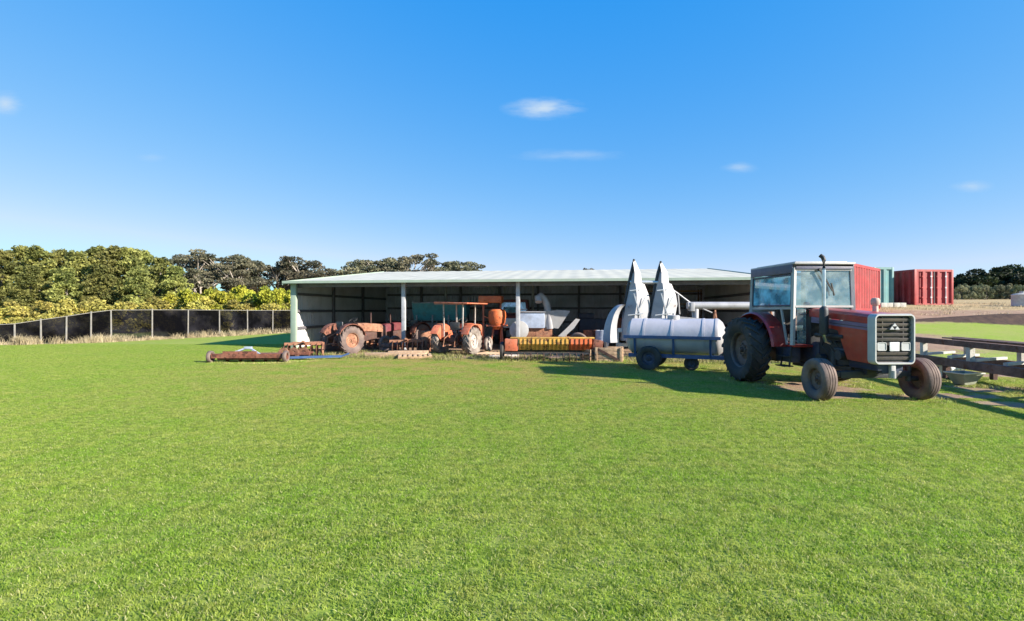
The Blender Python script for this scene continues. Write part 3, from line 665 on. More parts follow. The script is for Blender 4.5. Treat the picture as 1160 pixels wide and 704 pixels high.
# ------------------------------------------------------------------ shed
def shed():
    S = empty('farm_shed', SO, math.atan2(SU.y, SU.x), 'long open-fronted farm shed with pale roof and green gutter', 'shed')
    W_, D, ZE, ZB = 20.95, 11.2, 3.02, 4.30
    sl = (ZB - ZE) / D
    zr = lambda y: ZE + sl * y + .06
    b = MB(); b.corrug((W_ + .2, -.4, zr(-.4)), (-(W_ + .4), 0, 0), (0, D + .7, sl * (D + .7)), .76, -.012, -.006); b.build('roof', M['roof'], S)
    b = MB(); b.prism([(-.52, ZE - .045), (-.52, ZE + .065), (-.50, ZE + .065), (-.495, ZE - .03), (-.41, ZE - .03), (-.405, ZE + .03), (-.39, ZE + .03), (-.39, ZE - .045)], W_ + .44, 'X', W_ / 2); b.build('gutter', M['trim'], S)
    for x in (-.215, W_ + .215):
        b = MB(); b.prism([(-.5, zr(-.5) - .12), (D + .3, zr(D + .3) - .12), (D + .3, zr(D + .3) + .05), (-.5, zr(-.5) + .05)], .03, 'X', x); b.build('barge_board', M['trim'], S)
    b = MB(); b.corrug((0, 0, 0), (0, D, 0), (0, 0, 1), .2, .025, .008)
    # left end wall reaches the roof slope
    for v in b.bm.verts:
        if v.co.z > .5: v.co.z = ZE + sl * v.co.y - .02
    b.build('end_wall', M['wall'], S)
    b = MB(); b.corrug((W_, D, 0), (0, -D, 0), (0, 0, 1), .2, .025, .008)
    for v in b.bm.verts:
        if v.co.z > .5: v.co.z = ZE + sl * v.co.y - .02
    b.build('end_wall', M['wall'], S)
    b = MB(); b.corrug((0, D, 0), (W_, 0, 0), (0, 0, ZB - .03), .2, .025, .008); b.build('back_wall', M['wallback'], S)
    xs = (0.14, 5.3, 10.45, 15.7, 20.8)
    b = MB(); b.box((.09, -.06, ZE / 2), (.26, .16, ZE), bev=.012); b.build('corner_post', M['trim'], S)
    for x in xs[1:]:
        b = MB(); b.box((x, 0, ZE / 2), (.17, .15, ZE), bev=.012); b.box((x, 0, .02), (.3, .3, .03)); b.build('post', M['post'], S)
    for x in xs[1:4]:
        b = MB(); b.cyl((x, 7.2, 0), (x, 7.2, zr(7.2) - .3), .075, n=14); b.build('inner_post', M['post'], S)
    for x in xs:
        b = MB(); b.prism([(.1, zr(.1) - .30), (D, zr(D) - .30), (D, zr(D) - .10), (.1, zr(.1) - .10)], .09, 'X', min(x, 20.75)); b.build('rafter', M['girt'], S)
    b = MB()
    for z in (.94, 1.73, 2.52): 
        b.box((.075, D / 2, z), (.07, D - .2, .12)); 
    for y in (3.7, 7.4): b.box((.10, y, 1.5), (.12, .14, 3.0 + sl * y))
    for z in (.94, 1.73, 2.52): b.box((W_ - .075, D / 2, z), (.07, D - .2, .12))
    for z in (1.0, 1.9, 2.8, 3.6): b.box((W_ / 2, D - .08, z), (W_ - .4, .07, .12))
    for x in (2.6, 5.3, 7.9, 10.45, 13.1, 15.7, 18.2): b.box((x, D - .18, 2.0), (.14, .12, 4.1))
    b.build('girts', M['girt'], S)
    b = MB()
    for k in range(9):
        y = .6 + k * 1.3; b.box((W_ / 2, y, zr(y) - .055), (W_ - .1, .07, .075))
    b.box((W_ / 2, .10, ZE - .12), (W_ - .4, .06, .16)); b.build('purlins', M['girt'], S)
shed()

# ------------------------------------------------------------------ fence with shade cloth
def fence():
    A = Vector((-22.7, 28.5, 0)); B = Vector((-17.9, 40.0, 0)); d = (B - A)
    pts = [(Vector((-26.9, 25.4, 0)), .95), (Vector((-25.7, 26.0, 0)), 1.03), (Vector((-24.9, 26.6, 0)), 1.22), (Vector((-24.1, 27.2, 0)), 1.40), (Vector((-23.35, 27.9, 0)), 1.60), (A, 1.74)]
    for k in range(1, 9): pts.append((A + d * .178 * k, 1.74 + .02 * math.sin(k)))
    Fn = empty('mesh_fence', (0, 0, 0), 0, 'low fence of black shade cloth on grey posts left of the shed', 'fence')
    for p, h in pts:
        b = MB(); b.cyl((p.x, p.y, -.1), (p.x + .02 * math.sin(p.y * 7), p.y, h + .06 + .05 * math.sin(p.y * 5)), .045, .04, n=10); b.build('post', M['fpost'], Fn)
    for i in range(len(pts) - 1):
        (p, h), (q, k) = pts[i], pts[i + 1]; n = Vector((d.y, -d.x, 0)).normalized() * -.07
        b = MB(); rows = 6; cols = 10; grid = []
        for r_ in range(rows + 1):
            row = []
            for c_ in range(cols + 1):
                u = c_ / cols; v = r_ / rows; hh = (h + (k - h) * u) * v - .03 * math.sin(PI * u) * v
                bl = .05 * math.sin(PI * u) * math.sin(PI * v) * math.sin(i * 3.1) + .012 * math.sin(17 * u + i)
                row.append(b.bm.verts.new(p + (q - p) * u + n * (1 + bl * 8) + Vector((0, 0, .04 + hh))))
            grid.append(row)
        for r_ in range(rows):
            for c_ in range(cols): b.bm.faces.new((grid[r_][c_], grid[r_][c_ + 1], grid[r_ + 1][c_ + 1], grid[r_ + 1][c_]))
        b.build('shade_cloth', M['mesh2'] if i in (5, 8, 10, 12) else M['mesh'], Fn, ang=60)
    b = MB()
    for i in range(len(pts) - 1):
        (p, h), (q, k) = pts[i], pts[i + 1]; b.cyl(p + Vector((0, 0, h + .03)), q + Vector((0, 0, k + .03)), .02, n=6)
    b.build('top_rail', M['fpost'], Fn)
    return pts
FP = fence()

# ------------------------------------------------------------------ implements
def tank_trailer():
    T = empty('tank_trailer', (4.92, 15.0, 0), R(-24), 'white cylindrical tank trailer on a blue frame behind the big tractor', 'trailer')
    r = .53; z = .98; L0, L1 = -1.35, 1.12
    b = MB(); n = 24; rings = []
    for x, k in ((L0, .0), (L0, .80), (L0 + .05, .93), (L0 + .12, 1), (L1, 1)):
        pass
    b.lathe([(0, L0 - .14), (r * .5, L0 - .12), (r * .85, L0 - .04), (r, L0 + .05), (r, L1)], c=(0, 0, z), n=n * 2); b.build('tank', M['lilac'], T)
    b = MB(); b.lathe([(r + .012, L1 - .06), (r + .012, L1), (r * .97, L1 + .05), (r * .8, L1 + .14), (r * .5, L1 + .21), (0, L1 + .24)], c=(0, 0, z), n=n * 2); b.build('tank_end', M['white'], T)
    b = MB()
    for x in (-.9, -.1, .75): b.lathe([(r + .004, x - .03), (r + .014, x - .03), (r + .014, x + .03), (r + .004, x + .03)], c=(0, 0, z), n=48)
    b.build('strap', M['lilac'], T)
    b = MB(); b.lathe([(0, .12), (.16, .12), (.18, .1), (.18, 0)], c=(-.1, 0, z + r - .02), axis='Z', n=20); b.cyl((-.1, 0, z + r), (-.1, 0, z + r + .16), .03); b.build('lid', M['white'], T)
    b = MB()
    for s in (-1, 1):
        b.bar((L0 - .12, s * .57, .97), (L1 + .1, s * .57, .97), .06, .09); b.bar((L0, s * .42, .42), (L1 + .35, s * .42, .42), .07, .11)
        for x in (-1.15, -.05, .95): b.bar((x, s * .57, .97), (x, s * .44, .44), .06, .05)
    for x in (-1.2, -.1, 1.0): b.bar((x, -.42, .42), (x, .42, .42), .07, .09)
    b.bar((L1 + .2, -.42, .42), (2.1, 0, .42), .08, .08); b.bar((L1 + .2, .42, .42), (2.1, 0, .42), .08, .08); b.build('frame', M['blue'], T)
    b = MB(); b.cyl((-.72, -.7, .36), (-.72, .7, .36), .035); b.build('axle', M['dark'], T)
    b = MB(); b.cyl((.42, -.2, .21), (.42, -.2, .42), .03); b.build('jockey_leg', M['dark'], T)
    b = MB(); b.cyl((2.1, 0, .42), (2.1, 0, 0.0), .03); b.box((2.1, 0, .012), (.15, .15, .02)); b.build('stand', M['dark'], T)
    for x, s, wr in ((-.72, -1, .36), (-.72, 1, .36), (.42, -1, .21)):
        e = make_wheel(T, (x, s * (.66 if wr > .3 else .2), wr), wr, .22 if wr > .3 else .12, wr * .5, 1, M['navy'], M['tyre'], ribs=3, n=24); e.rotation_euler = (0, 0, R(-90 if s < 0 else 90))
tank_trailer()

def header():
    T = empty('harvester_front', (4.00, 18.5, 0), R(-6), 'white harvester front with two tall upright pointed dividers', 'harvester front')
    for i, (cx, hz, tw) in enumerate(((.42, 3.32, 0), (1.30, 3.24, .0))):
        b = MB()
        # folded sheet divider: broad skirt, shoulders, then a sharp leaning point
        secs = [(.60, -.42, .42, .28), (1.3, -.36, .44, .30), (1.84, -.28, .54, .28), (2.15, -.21, .49, .26), (2.52, -.14, .35, .20), (2.56, -.13, .27, .18), (2.90, -.06, .23, .13), (hz, .02, .06, .03)]
        rings = []
        for z, xl, xr, d in secs:
            mid = (xl + xr) / 2 - .06
            rings.append([(cx + xl, d * .6, z), (cx + xl + .03, -d * .2, z), (cx + mid, -d, z), (cx + xr, -d * .3, z), (cx + xr, d * .6, z)])
        b.loft(rings); sn = b.build('divider', M['white'], T, ang=20)
        b = MB(); b.tube([(cx - .33, .05, .9), (cx - .28, .03, 1.9), (cx - .17, 0, 2.5), (cx - .08, 0, 2.9), (cx + .02, 0, hz + .06)], [.03, .032, .04, .05, .035], 8); b.build('dark_edge', M['dark'], sn)
        b = MB()
        for z in (1.5, 2.32): b.box((cx + .03, -.285 if z < 2 else -.22, z), (.5 if z < 2 else .36, .02, .03), rot=(0, R(-6), 0))
        b.bar((cx + .28, -.27, 1.1), (cx - .02, -.26, 2.2), .03); b.bar((cx - .1, -.27, 1.2), (cx + .36, -.25, 2.1), .025); b.build('rib', M['gal'], sn)
    b = MB(); b.cyl((.3, 0, 2.60), (1.4, 0, 2.58), .055, n=12); b.build('tie_tube', M['gal'], T)
    b = MB(); b.bar((-.1, .1, .95), (2.6, .1, .95), .14, .14); b.bar((-.1, .1, .45), (2.6, .1, .45), .12, .12)
    for x in (-.1, .85, 1.8, 2.6): b.bar((x, .1, 0), (x, .1, .95), .09)
    b.build('cross_frame', M['gal'], T)
    b = MB(); b.tube([(1.55, .05, 2.45), (1.9, .1, 2.2), (2.35, .1, 1.85), (2.4, .1, 1.0)], .028, 8); b.tube([(1.9, .1, 2.18), (1.95, .1, 1.5)], .022, 8); b.tube([(2.35, .1, 1.85), (3.0, .1, 1.55)], .025, 8); b.build('rail', M['white'], T)
    # curved side sheet
    b = MB(); rings = []
    for i in range(11):
        t_ = i / 10; a = R(90 * t_)
        xl = -.62 + .60 * (1 - math.cos(a)); z = .55 + 1.28 * math.sin(a); xr = xl + .48 - .26 * t_
        rings.append([(xl, -.30 + .12 * t_, z), ((xl + xr) / 2, -.42 + .12 * t_, z), (xr, -.30 + .12 * t_, z), (xr, -.26 + .12 * t_, z), ((xl + xr) / 2, -.38 + .12 * t_, z), (xl, -.26 + .12 * t_, z)])
    b.loft(rings); b.build('curved_guard', M['white'], T)
    b = MB(); b.sheet([(1.55, -.1, .75), (2.75, -.1, .75), (2.7, -.15, 1.35), (1.6, -.2, 1.45)], .03); b.build('side_sheet', M['white'], T)
    return T
header().scale = (1.09, 1.09, 1.075)

def auger():
    T = empty('grain_auger', (8.5, 18.3, 0), R(-2), 'long white auger tube on a wheeled stand behind the tractor cab', 'auger')
    b = MB(); b.cyl((-2.1, 0, 1.93), (1.7, 0, 1.93), .135, n=22); b.box((-1.95, 0, 1.88), (.16, .32, .32), bev=.03); b.cyl((-1.8, 0, 1.8), (-1.8, -.03, 1.45), .11, .09, n=16); b.build('tube', M['white'], T)
    b = MB()
    for x in (-1.1, .9):
        for s in (-1, 1): b.bar((x, s * .55, .25), (x, 0, 1.78), .05)
        b.bar((x, -.4, .7), (x, .4, .7), .04)
    b.bar((-1.1, -.5, .35), (.9, -.5, .35), .05); b.bar((-1.1, .5, .35), (.9, .5, .35), .05); b.build('stand', M['rustp'], T)
    for s in (-1, 1):
        e = make_wheel(T, (-.1, s * .62, .32), .32, .16, .18, 1, M['rustp'], M['tyre_dusty'], ribs=3, n=24); e.rotation_euler = (0, 0, R(90 * s))
    b = MB(); b.box((.4, -.1, 1.35), (.5, .3, .34), bev=.04); b.cyl((.1, -.1, 1.35), (.1, -.4, 1.35), .13, n=16); b.build('motor', M['greygreen'], T)
auger()

def seed_drill():
    T = empty('seed_drill', (1.50, 17.5, 0), R(-3), 'yellow and orange seed drill with ribbed hopper and dark tines', 'seed drill')
    def hop(x0, x1, m, nm):
        b = MB(); b.prism([(-.22, .78), (.22, .78), (.24, .60), (.10, .38), (-.10, .38), (-.24, .60)], x1 - x0, 'X', (x0 + x1) / 2); o = b.build(nm, m, T)
        b = MB()
        k = int((x1 - x0) / .14)
        for i in range(k): 
            x = x0 + (i + .5) * (x1 - x0) / k; b.bar((x, -.235, .78), (x, -.255, .60), .035, .03); b.bar((x, -.255, .60), (x, -.115, .40), .035, .03)
        b.build('ribs', m, o)
    hop(-1.28, .45, M['yellow'], 'hopper'); hop(.47, 1.25, M['orange'], 'hopper')
    b = MB(); b.box((-1.52, 0, .56), (.44, .46, .42), bev=.03); b.build('end_box', M['coral'], T)
    b = MB(); b.box((1.45, 0, .55), (.34, .42, .36), rot=(0, R(8), 0), bev=.03); b.build('end_box', M['rust'], T)
    b = MB(); b.box((-.1, -.02, .805), (2.9, .40, .035), bev=.01); b.build('lid', M['yellow'], T)
    b = MB(); b.bar((-1.75, .1, .34), (1.65, .1, .34), .08); b.bar((-1.75, -.25, .28), (1.65, -.25, .28), .07); b.build('frame', M['dark'], T)
    for i in range(14):
        x = -1.5 + i * .22; b = MB(); b.tube([(x, -.25, .28), (x, -.45, .25), (x, -.48, .12), (x, -.36, .01)], .016, 6); b.build('tine', M['rustd'], T)
    for x in (-1.85, 1.72): make_wheel(T, (x, .05, .33), .33, .13, .22, 1 if x > 0 else -1, M['rustd'], M['tyre'], ribs=3, n=24)
seed_drill()

def crate(loc, rz, w, d, h, mat, label):
    T = empty('timber_crate', loc, rz, label, 'crate')
    for (p, nrm, ww) in (((0, -d / 2, 0), 'Y', w), ((0, d / 2, 0), 'Y', w), ((-w / 2, 0, 0), 'X', d), ((w / 2, 0, 0), 'X', d)):
        b = MB(); k = 4
        for i in range(k):
            z = h * (i + .5) / k
            if nrm == 'Y': b.box((p[0], p[1], z), (ww, .022, h / k - .015), bev=.003)
            else: b.box((p[0], p[1], z), (.022, ww - .03, h / k - .015), bev=.003)
        sgn = -1 if (p[1] < 0 or p[0] < 0) else 1
        if nrm == 'Y':
            for x in (-w / 2 + .05, w / 2 - .05): b.box((x, p[1] + sgn * .023, h / 2), (.08, .022, h), bev=.003)
        b.build('side', mat, T)
    b = MB(); b.bar((-w / 2 + .1, -d / 2 - .024, h - .06), (w / 2 - .1, -d / 2 - .024, .06), .022, .08); b.build('brace', M['rustd'], T)
crate(at(690, 17.3), R(-14), .92, .6, .50, M['woodt'], 'pale timber crate with a dark diagonal brace between drill and tank')
crate(at(669, 17.5), R(30), .5, .5, .42, M['wood'], 'small dark timber crate at the right end of the seed drill')

def forage():
    T = empty('forage_harvester', (1.35, 22.6, 0), R(-4), 'old pale harvester with upright spout and flared white chutes', 'harvester')
    b = MB(); b.box((-.45, 0, 1.32), (1.15, .9, .70), bev=.04); b.build('body', M['bluegrey'], T)
    b = MB(); b.box((-.45, -.01, 1.69), (1.25, .98, .05), bev=.015); b.box((-.9, -.02, 1.80), (.5, .7, .05), bev=.01); b.build('top_cover', M['white'], T)
    b = MB(); b.tube([(.35, -.2, .95), (.30, -.25, 1.5), (.22, -.3, 2.0), (.08, -.35, 2.30), (-.06, -.4, 2.40), (-.16, -.5, 2.30), (-.15, -.6, 2.12)], [.19, .17, .15, .15, .16, .17, .15], 12); b.build('spout', M['white'], T)
    b = MB(); b.sheet([(.35, -.3, 1.0), (.72, -.3, .95), (1.25, -.4, 1.74), (.62, -.4, 1.78)], .04); b.sheet([(.35, -.3, 1.0), (.62, -.42, 1.76), (.05, -.42, 1.72), (.1, -.3, 1.0)], .035); b.build('flared_chute', M['cream'], T)
    b = MB(); b.loft([[(.7, -.55, .62), (.98, -.55, .60), (.98, -.25, .60), (.7, -.25, .62)], [(1.1, -.55, 1.0), (1.4, -.55, .98), (1.4, -.25, .98), (1.1, -.25, 1.0)], [(1.48, -.52, 1.40), (1.66, -.52, 1.36), (1.66, -.28, 1.36), (1.48, -.28, 1.40)]]); b.build('side_chute', M['cream'], T)
    b = MB(); b.lathe([(0, -.14), (.30, -.14), (.42, -.1), (.42, .1), (.30, .14), (0, .14)], c=(-1.0, -.55, .88), axis='Y', n=26); b.build('fan_housing', M['cream'], T)
    b = MB(); b.bar((-1.2, -.3, .55), (1.3, -.3, .55), .1); b.bar((-1.2, .4, .55), (1.3, .4, .55), .1); b.box((-.2, 0, .8), (1.3, .6, .4), bev=.03)
    b.build('frame', M['rustp'], T)
    for x in (-.95, 1.0): make_wheel(T, (x, .25, .42), .42, .2, .24, 1 if x > 0 else -1, M['rustp'], M['tyre_dusty'], ribs=3, n=24)
forage()

def scraper():
    T = empty('disc_cultivator', at(284, 16.9), R(3), 'low rusty cultivator frame lying on the lawn left of the shed', 'cultivator')
    b = MB(); b.bar((-1.25, 0, .23), (1.12, 0, .23), .17, .14); b.bar((-.9, -.02, .335), (.2, -.02, .335), .05, .1); b.bar((-1.1, .45, .24), (1.0, .45, .24), .08); 
    for x in (-1.1, -.35, .4, 1.0): b.bar((x, 0, .24), (x, .45, .24), .07)
    b.build('frame', M['rust'], T)
    b = MB(); b.box((-.05, .26, .27), (2.15, .42, .05), bev=.01); b.box((-.05, .02, .17), (2.1, .03, .16), bev=.005); b.build('deck', M['rust'], T)
    for i in range(5):
        b = MB(); x = -.9 + i * .42; b.lathe([(0, .0), (.09, .015), (.15, .035), (.15, .043), (.08, .02), (0, .015)], c=(x, .22, .15), n=20); o = b.build('disc', M['rust'], T); 
    b = MB(); b.bar((-.75, 0, .28), (-.15, .1, .50), .05); b.bar((.3, 0, .28), (-.1, .1, .50), .05); b.box((-.13, .1, .49), (.25, .1, .08), bev=.01); b.bar((-.7, .45, .3), (-.15, .1, .5), .04); b.build('hitch', M['bluegrey'], T)
    for x in (-1.32, 1.15): make_wheel(T, (x, .02, .20), .20, .13, .11, 1 if x > 0 else -1, M['rust'], M['tyre_dusty'], ribs=2, n=22)
scraper()
def harrow():
    T = empty('wheel_rake', at(334, 17.6), R(-8), 'rusty wheel rake with a blue drawbar beside the shed corner', 'rake')
    b = MB(); b.bar((-.55, 0, .24), (.45, .2, .24), .09); b.bar((-.3, .3, .22), (.4, .5, .26), .07); b.build('frame', M['rust'], T)
    for i, (x, y) in enumerate(((-.42, 0), (-.1, .1), (.2, .25))):
        b = MB(); n = 16
        b.lathe([(.10, -.02), (.20, -.02), (.20, .02), (.10, .02), (.10, -.02)], c=(x, y, .24), axis='Y', n=20)
        for k in range(n): a = 2 * PI * k / n; b.cyl((x, y, .24), (x + .235 * math.cos(a), y, .24 + .235 * math.sin(a)), .009, n=5)
        b.build('rake_wheel', M['rustp'], T)
    b = MB(); b.bar((-.1, -.15, .12), (1.35, .75, .10), .09, .08); b.bar((1.35, .75, .10), (1.6, .85, .2), .06); b.build('drawbar', M['blue'], T)
harrow()

def teal_drill():
    T = empty('grain_bin', (-3.75, 28.2, 0), R(-6), 'teal grain bin on legs deep inside the shed', 'grain bin')
    b = MB(); b.prism([(-.6, 2.15), (.6, 2.15), (.6, 1.75), (.25, 1.2), (-.25, 1.2), (-.6, 1.75)], 3.0, 'X', -.2); b.build('bin', M['teal'], T)
    b = MB(); b.box((-.2, 0, 2.18), (3.1, 1.3, .06), bev=.015); b.build('lid', M['bluegrey'], T)
    b = MB()
    for x in (-1.5, -.6, .3, 1.1):
        for s in (-1, 1): b.bar((x, s * .5, 0), (x, s * .45, 1.5), .07)
    b.bar((-1.8, -.5, .6), (1.8, -.5, .6), .06); b.build('legs', M['bluegrey'], T)
teal_drill()
def roof_load():
    T = empty('orange_machine', (-.66, 22.4, 0), R(-8), 'orange machine with round hopper standing behind the canopy tractor', 'machine')
    b = MB(); b.lathe([(.10, .9), (.20, 1.02), (.36, 1.2), (.40, 1.5), (.38, 1.72), (.30, 1.80), (0, 1.82)], axis='Z', n=26); b.build('hopper', M['orange'], T)
    b = MB(); b.box((-.35, .4, 2.25), (1.05, .7, .32), bev=.05); b.build('upper_box', M['orange'], T)
    b = MB(); b.bar((-.7, .4, 0), (-.7, .4, 2.1), .07); b.bar((.1, .4, 0), (.1, .4, 2.1), .07); b.bar((-.7, .4, 1.5), (.3, .1, 1.1), .05); b.bar((.3, -.2, 0), (.2, 0, 1.0), .06); b.bar((-.3, -.2, 0), (-.15, 0, 1.0), .06); b.box((0, 0, 1.08), (.9, .5, .07), bev=.01); b.build('stand', M['coral'], T)
roof_load()
def maroon_truck():
    T = empty('old_truck', (.1, 27.6, 0), R(174), 'dark maroon old truck parked deep inside the shed', 'truck')
    b = MB(); b.loft([[(-.85, .3, .7), (.85, .3, .7), (.85, .3, 1.6), (.75, .25, 2.35), (-.75, .25, 2.35), (-.85, .3, 1.6)], [(-.85, -1.0, .7), (.85, -1.0, .7), (.85, -1.0, 1.6), (.75, -.9, 2.35), (-.75, -.9, 2.35), (-.85, -1.0, 1.6)]]); b.build('cab', M['maroon'], T)
    b = MB(); b.box((0, .85, 1.15), (1.2, 1.1, .75), bev=.12); b.build('bonnet', M['maroon'], T)
    b = MB(); b.box((0, 1.41, 1.1), (.8, .03, .5), bev=.01); b.build('grille', M['gal'], T)
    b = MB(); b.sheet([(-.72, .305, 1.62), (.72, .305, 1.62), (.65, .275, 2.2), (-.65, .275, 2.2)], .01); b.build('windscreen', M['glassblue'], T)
    for s in (-1, 1):
        b = MB(); b.lathe([(0, 0), (.1, .0), (.12, .03)], c=(s * .52, 1.42, 1.15), axis='Y', n=16); b.build('headlight', M['lamp'], T)
        b = MB(); b.lathe([(.48, -.15), (.5, -.1), (.5, .15), (.48, .15)], c=(s * .8, .95, .5), n=20, a0=0, a1=PI); b.build('mudguard', M['maroon'], T)
        make_wheel(T, (s * .8, .95, .42), .42, .2, .22, s, M['rust'], M['tyre'], ribs=3, n=24); make_wheel(T, (s * .8, -2.0, .42), .42, .2, .22, s, M['rust'], M['tyre'], ribs=3, n=24)
    b = MB(); b.box((0, -2.0, .98), (1.9, 1.9, .12), bev=.02); b.bar((-.35, -2.9, .75), (-.35, 1.3, .75), .1, .14); b.bar((.35, -2.9, .75), (.35, 1.3, .75), .1, .14); b.build('tray', M['wood'], T)
maroon_truck()
def low_machine():
    T = empty('baler', (4.9, 26.4, 0), R(-5), 'dark low baler standing in the shadow of the right-hand bays', 'baler')
    b = MB(); b.box((0, 0, .95), (2.8, 1.1, .75), bev=.06); b.box((-1.0, 0, 1.45), (.8, .9, .35), bev=.06); b.build('body', M['navy'], T)
    b = MB(); b.lathe([(0, -.05), (.38, -.05), (.4, 0), (.38, .05), (0, .05)], c=(.8, -.62, 1.0), axis='Y', n=24); b.build('flywheel', M['rust'], T)
    b = MB(); b.box((1.6, -.1, .7), (.6, .9, .4), bev=.05); b.bar((-1.4, -.3, .5), (-2.4, -.4, .45), .08); b.build('pickup', M['rust'], T)
    for s in (-1, 1):
        e = make_wheel(T, (.2, s * .68, .38), .38, .2, .2, 1, M['rust'], M['tyre'], ribs=3, n=24); e.rotation_euler = (0, 0, R(90 * s))
low_machine()
def bins():
    # shelves and boxes towards the right end of the shed
    T = empty('steel_rack', (8.6, 27.5, 0), R(-7), 'steel storage rack at the right end inside the shed', 'rack')
    b = MB()
    for x in (-1.6, 0, 1.6):
        for y in (-.3, .3): b.bar((x, y, 0), (x, y, 2.9), .06)
    b.build('frame', M['rustd'], T)
    for z in (.5, 1.3, 2.1, 2.8):
        b = MB(); b.box((0, 0, z), (3.3, .7, .05), bev=.008); b.build('shelf', M['wood'], T)
bins()
# timber beams lying in front of the old tractors
for i, (px, Y, L_, rz, w, m, lb) in enumerate(((448, 18.9, 2.3, -4, .16, 'woodt', 'long pale timber beam lying on the ground before the shed'), (462, 19.6, 1.5, 3, .18, 'woodt', 'short thick timber beam behind the long pale one'), (571, 18.7, 1.1, 12, .10, 'rimgrey', 'thin grey pole lying left of the seed drill'))):
    b = MB(); b.box((0, 0, w / 2), (L_, w, w), bev=.01); b.box((.1, w * 1.3, w / 2), (L_ * .9, w, w * .9), bev=.01)
    o = b.build('timber_beam' if i < 2 else 'pole', M[m]); o.location = at(px, Y); o.rotation_euler = (0, 0, R(rz)); tag(o, lb, 'beam' if i < 2 else 'pole')
def block_machine(loc, rz, label):
    T = empty('disc_harrow', loc, rz, label, 'harrow')
    b = MB(); b.bar((-.7, 0, .5), (.7, 0, .5), .1); b.bar((-.5, .5, .5), (.6, .5, .5), .1); b.bar((-.5, 0, .5), (-.5, .5, .5), .08); b.bar((.5, 0, .5), (.5, .5, .5), .08); b.bar((0, .25, .5), (0, -.5, .62), .07); b.build('frame', M['rustp'], T)
    for i in range(7):
        b = MB(); b.lathe([(0, 0), (.15, .02), (.26, .07), (.26, .08), (.14, .035), (0, .02)], c=(-.62 + i * .2, 0, .27), n=22); b.build('disc', M['rustp'], T)
    b = MB(); b.cyl((-.7, 0, .27), (.7, 0, .27), .025); b.bar((-.7, 0, .27), (-.7, 0, .5), .05); b.bar((.7, 0, .27), (.7, 0, .5), .05); b.build('gang_shaft', M['rustd'], T)
block_machine(at(461, 20.6), R(6), 'small rusty disc harrow beside the second shed post')
block_machine(at(345, 18.9), R(14), 'small rusty disc harrow at the left corner post of the shed')

def loose_tyre(loc, r, label, tilt=(0, R(90), 0)):
    t = MB(); t.lathe(tyre_prof(r, r * .42, r * .55) + [(r * .52, 0), (r * .55, -r * .13)], n=32); o = t.build('loose_tyre', M['tyre_dusty']); o.location = loc; o.rotation_euler = tilt
    tag(o, label, 'tyre')
loose_tyre((*at(441, 21.6)[:2], .10), .42, 'worn tyre lying flat left of the second shed post, lower of two')
loose_tyre((at(441, 21.6)[0] + .06, at(441, 21.6)[1] - .04, .275), .40, 'worn tyre lying on top of another left of the second shed post')
loose_tyre((*at(655, 21.0)[:2], .42), .42, 'worn tyre leaning upright behind the seed drill', (0, R(-12), R(70)))
def drum(loc, mat, label):
    T = empty('oil_drum', loc, random.uniform(0, 3), label, 'drum', 'oil drums in the shed')
    b = MB(); b.lathe([(0, 0), (.285, 0), (.295, .02), (.285, .03), (.285, .28), (.297, .295), (.285, .31), (.285, .57), (.297, .585), (.285, .6), (.285, .86), (.295, .87), (.28, .885), (.27, .87), (0, .87)], axis='Z', n=30); b.build('shell', mat, T)
    b = MB(); b.cyl((.17, 0, .87), (.17, 0, .89), .03, n=12); b.build('bung', M['dark'], T)
drum(at(481, 21.4), M['rustp'], 'rusty oil drum standing left of the canopy tractor')
drum(at(668, 22.4), M['rust'], 'dark rusty oil drum standing in the third bay behind the crates')
drum(at(682, 22.0), M['bluegrey'], 'blue-grey oil drum standing next to the dark rusty one')
def pallet(loc, rz, label, up=False):
    T = empty('pallet', loc, rz, label, 'pallet')
    for y in (-.5, 0, .5): b = MB(); b.box((0, y, .06), (1.2, .1, .08), bev=.004); b.build('bearer', M['wood'], T)
    for k in range(7): b = MB(); b.box((-.54 + k * .18, 0, .112), (.12, 1.1, .022), bev=.003); b.build('slat', M['woodt'], T)
    if up: T.rotation_euler = (R(72), 0, rz)
    return T
pallet(at(470, 18.6), R(12), 'timber pallet lying flat before the second shed post')
pallet(at(560, 19.3), R(-20), 'timber pallet lying between the canopy tractor and the seed drill')

# ------------------------------------------------------------------ lattice frame at the right
def lattice():
    T = empty('steel_lattice_frame', (11.3, 14.2, 0), 0, 'long rusty steel lattice frame lying beside the tractor at the right', 'steel frame')
    d = Vector((-.6, -3.5, 0)).normalized(); n = Vector((-d.y, d.x, 0)); n = -n if n.x < 0 else n   # n points right
    L_ = 8.3
    def P(s, o, z): return tuple(d * s + n * o + Vector((0, 0, z)))
    for o in (0, 1.05):
        b = MB(); b.bar(P(0, o, .44), P(L_, o, .44), .13, .20); b.build('bottom_rail', M['framebrown'], T)
        b = MB(); b.bar(P(0, o, .95), P(L_, o, .92), .14, .14); b.build('top_rail', M['framebrown'], T)
        for k in range(5):
            b = MB(); b.bar(P(.5 + 1.75 * k, o, .54), P(.5 + 1.75 * k, o, .90), .12, .11); b.build('upright', M['concrete'], T)
    for k in range(9):
        b = MB(); b.bar(P(.5 + .9 * k, .06, .57), P(.05 + .9 * k, 1.0, .60), .08, .06); b.build('cross_member', M['concrete'], T)
    b = MB(); b.box(((d * L_ / 2 + n * .9)[0], (d * L_ / 2 + n * .9)[1], .99), (.34, L_, .035), rot=(0, 0, math.atan2(-d.x, d.y) + 0), bev=.005); b.build('deck_plate', M['framebrown'], T)
    for s in (1.4, 6.6):
        for o in (0, 1.05): b = MB(); b.bar(P(s, o, 0), P(s, o, .40), .11, .11); b.build('leg', M['rustd'], T)
lattice()
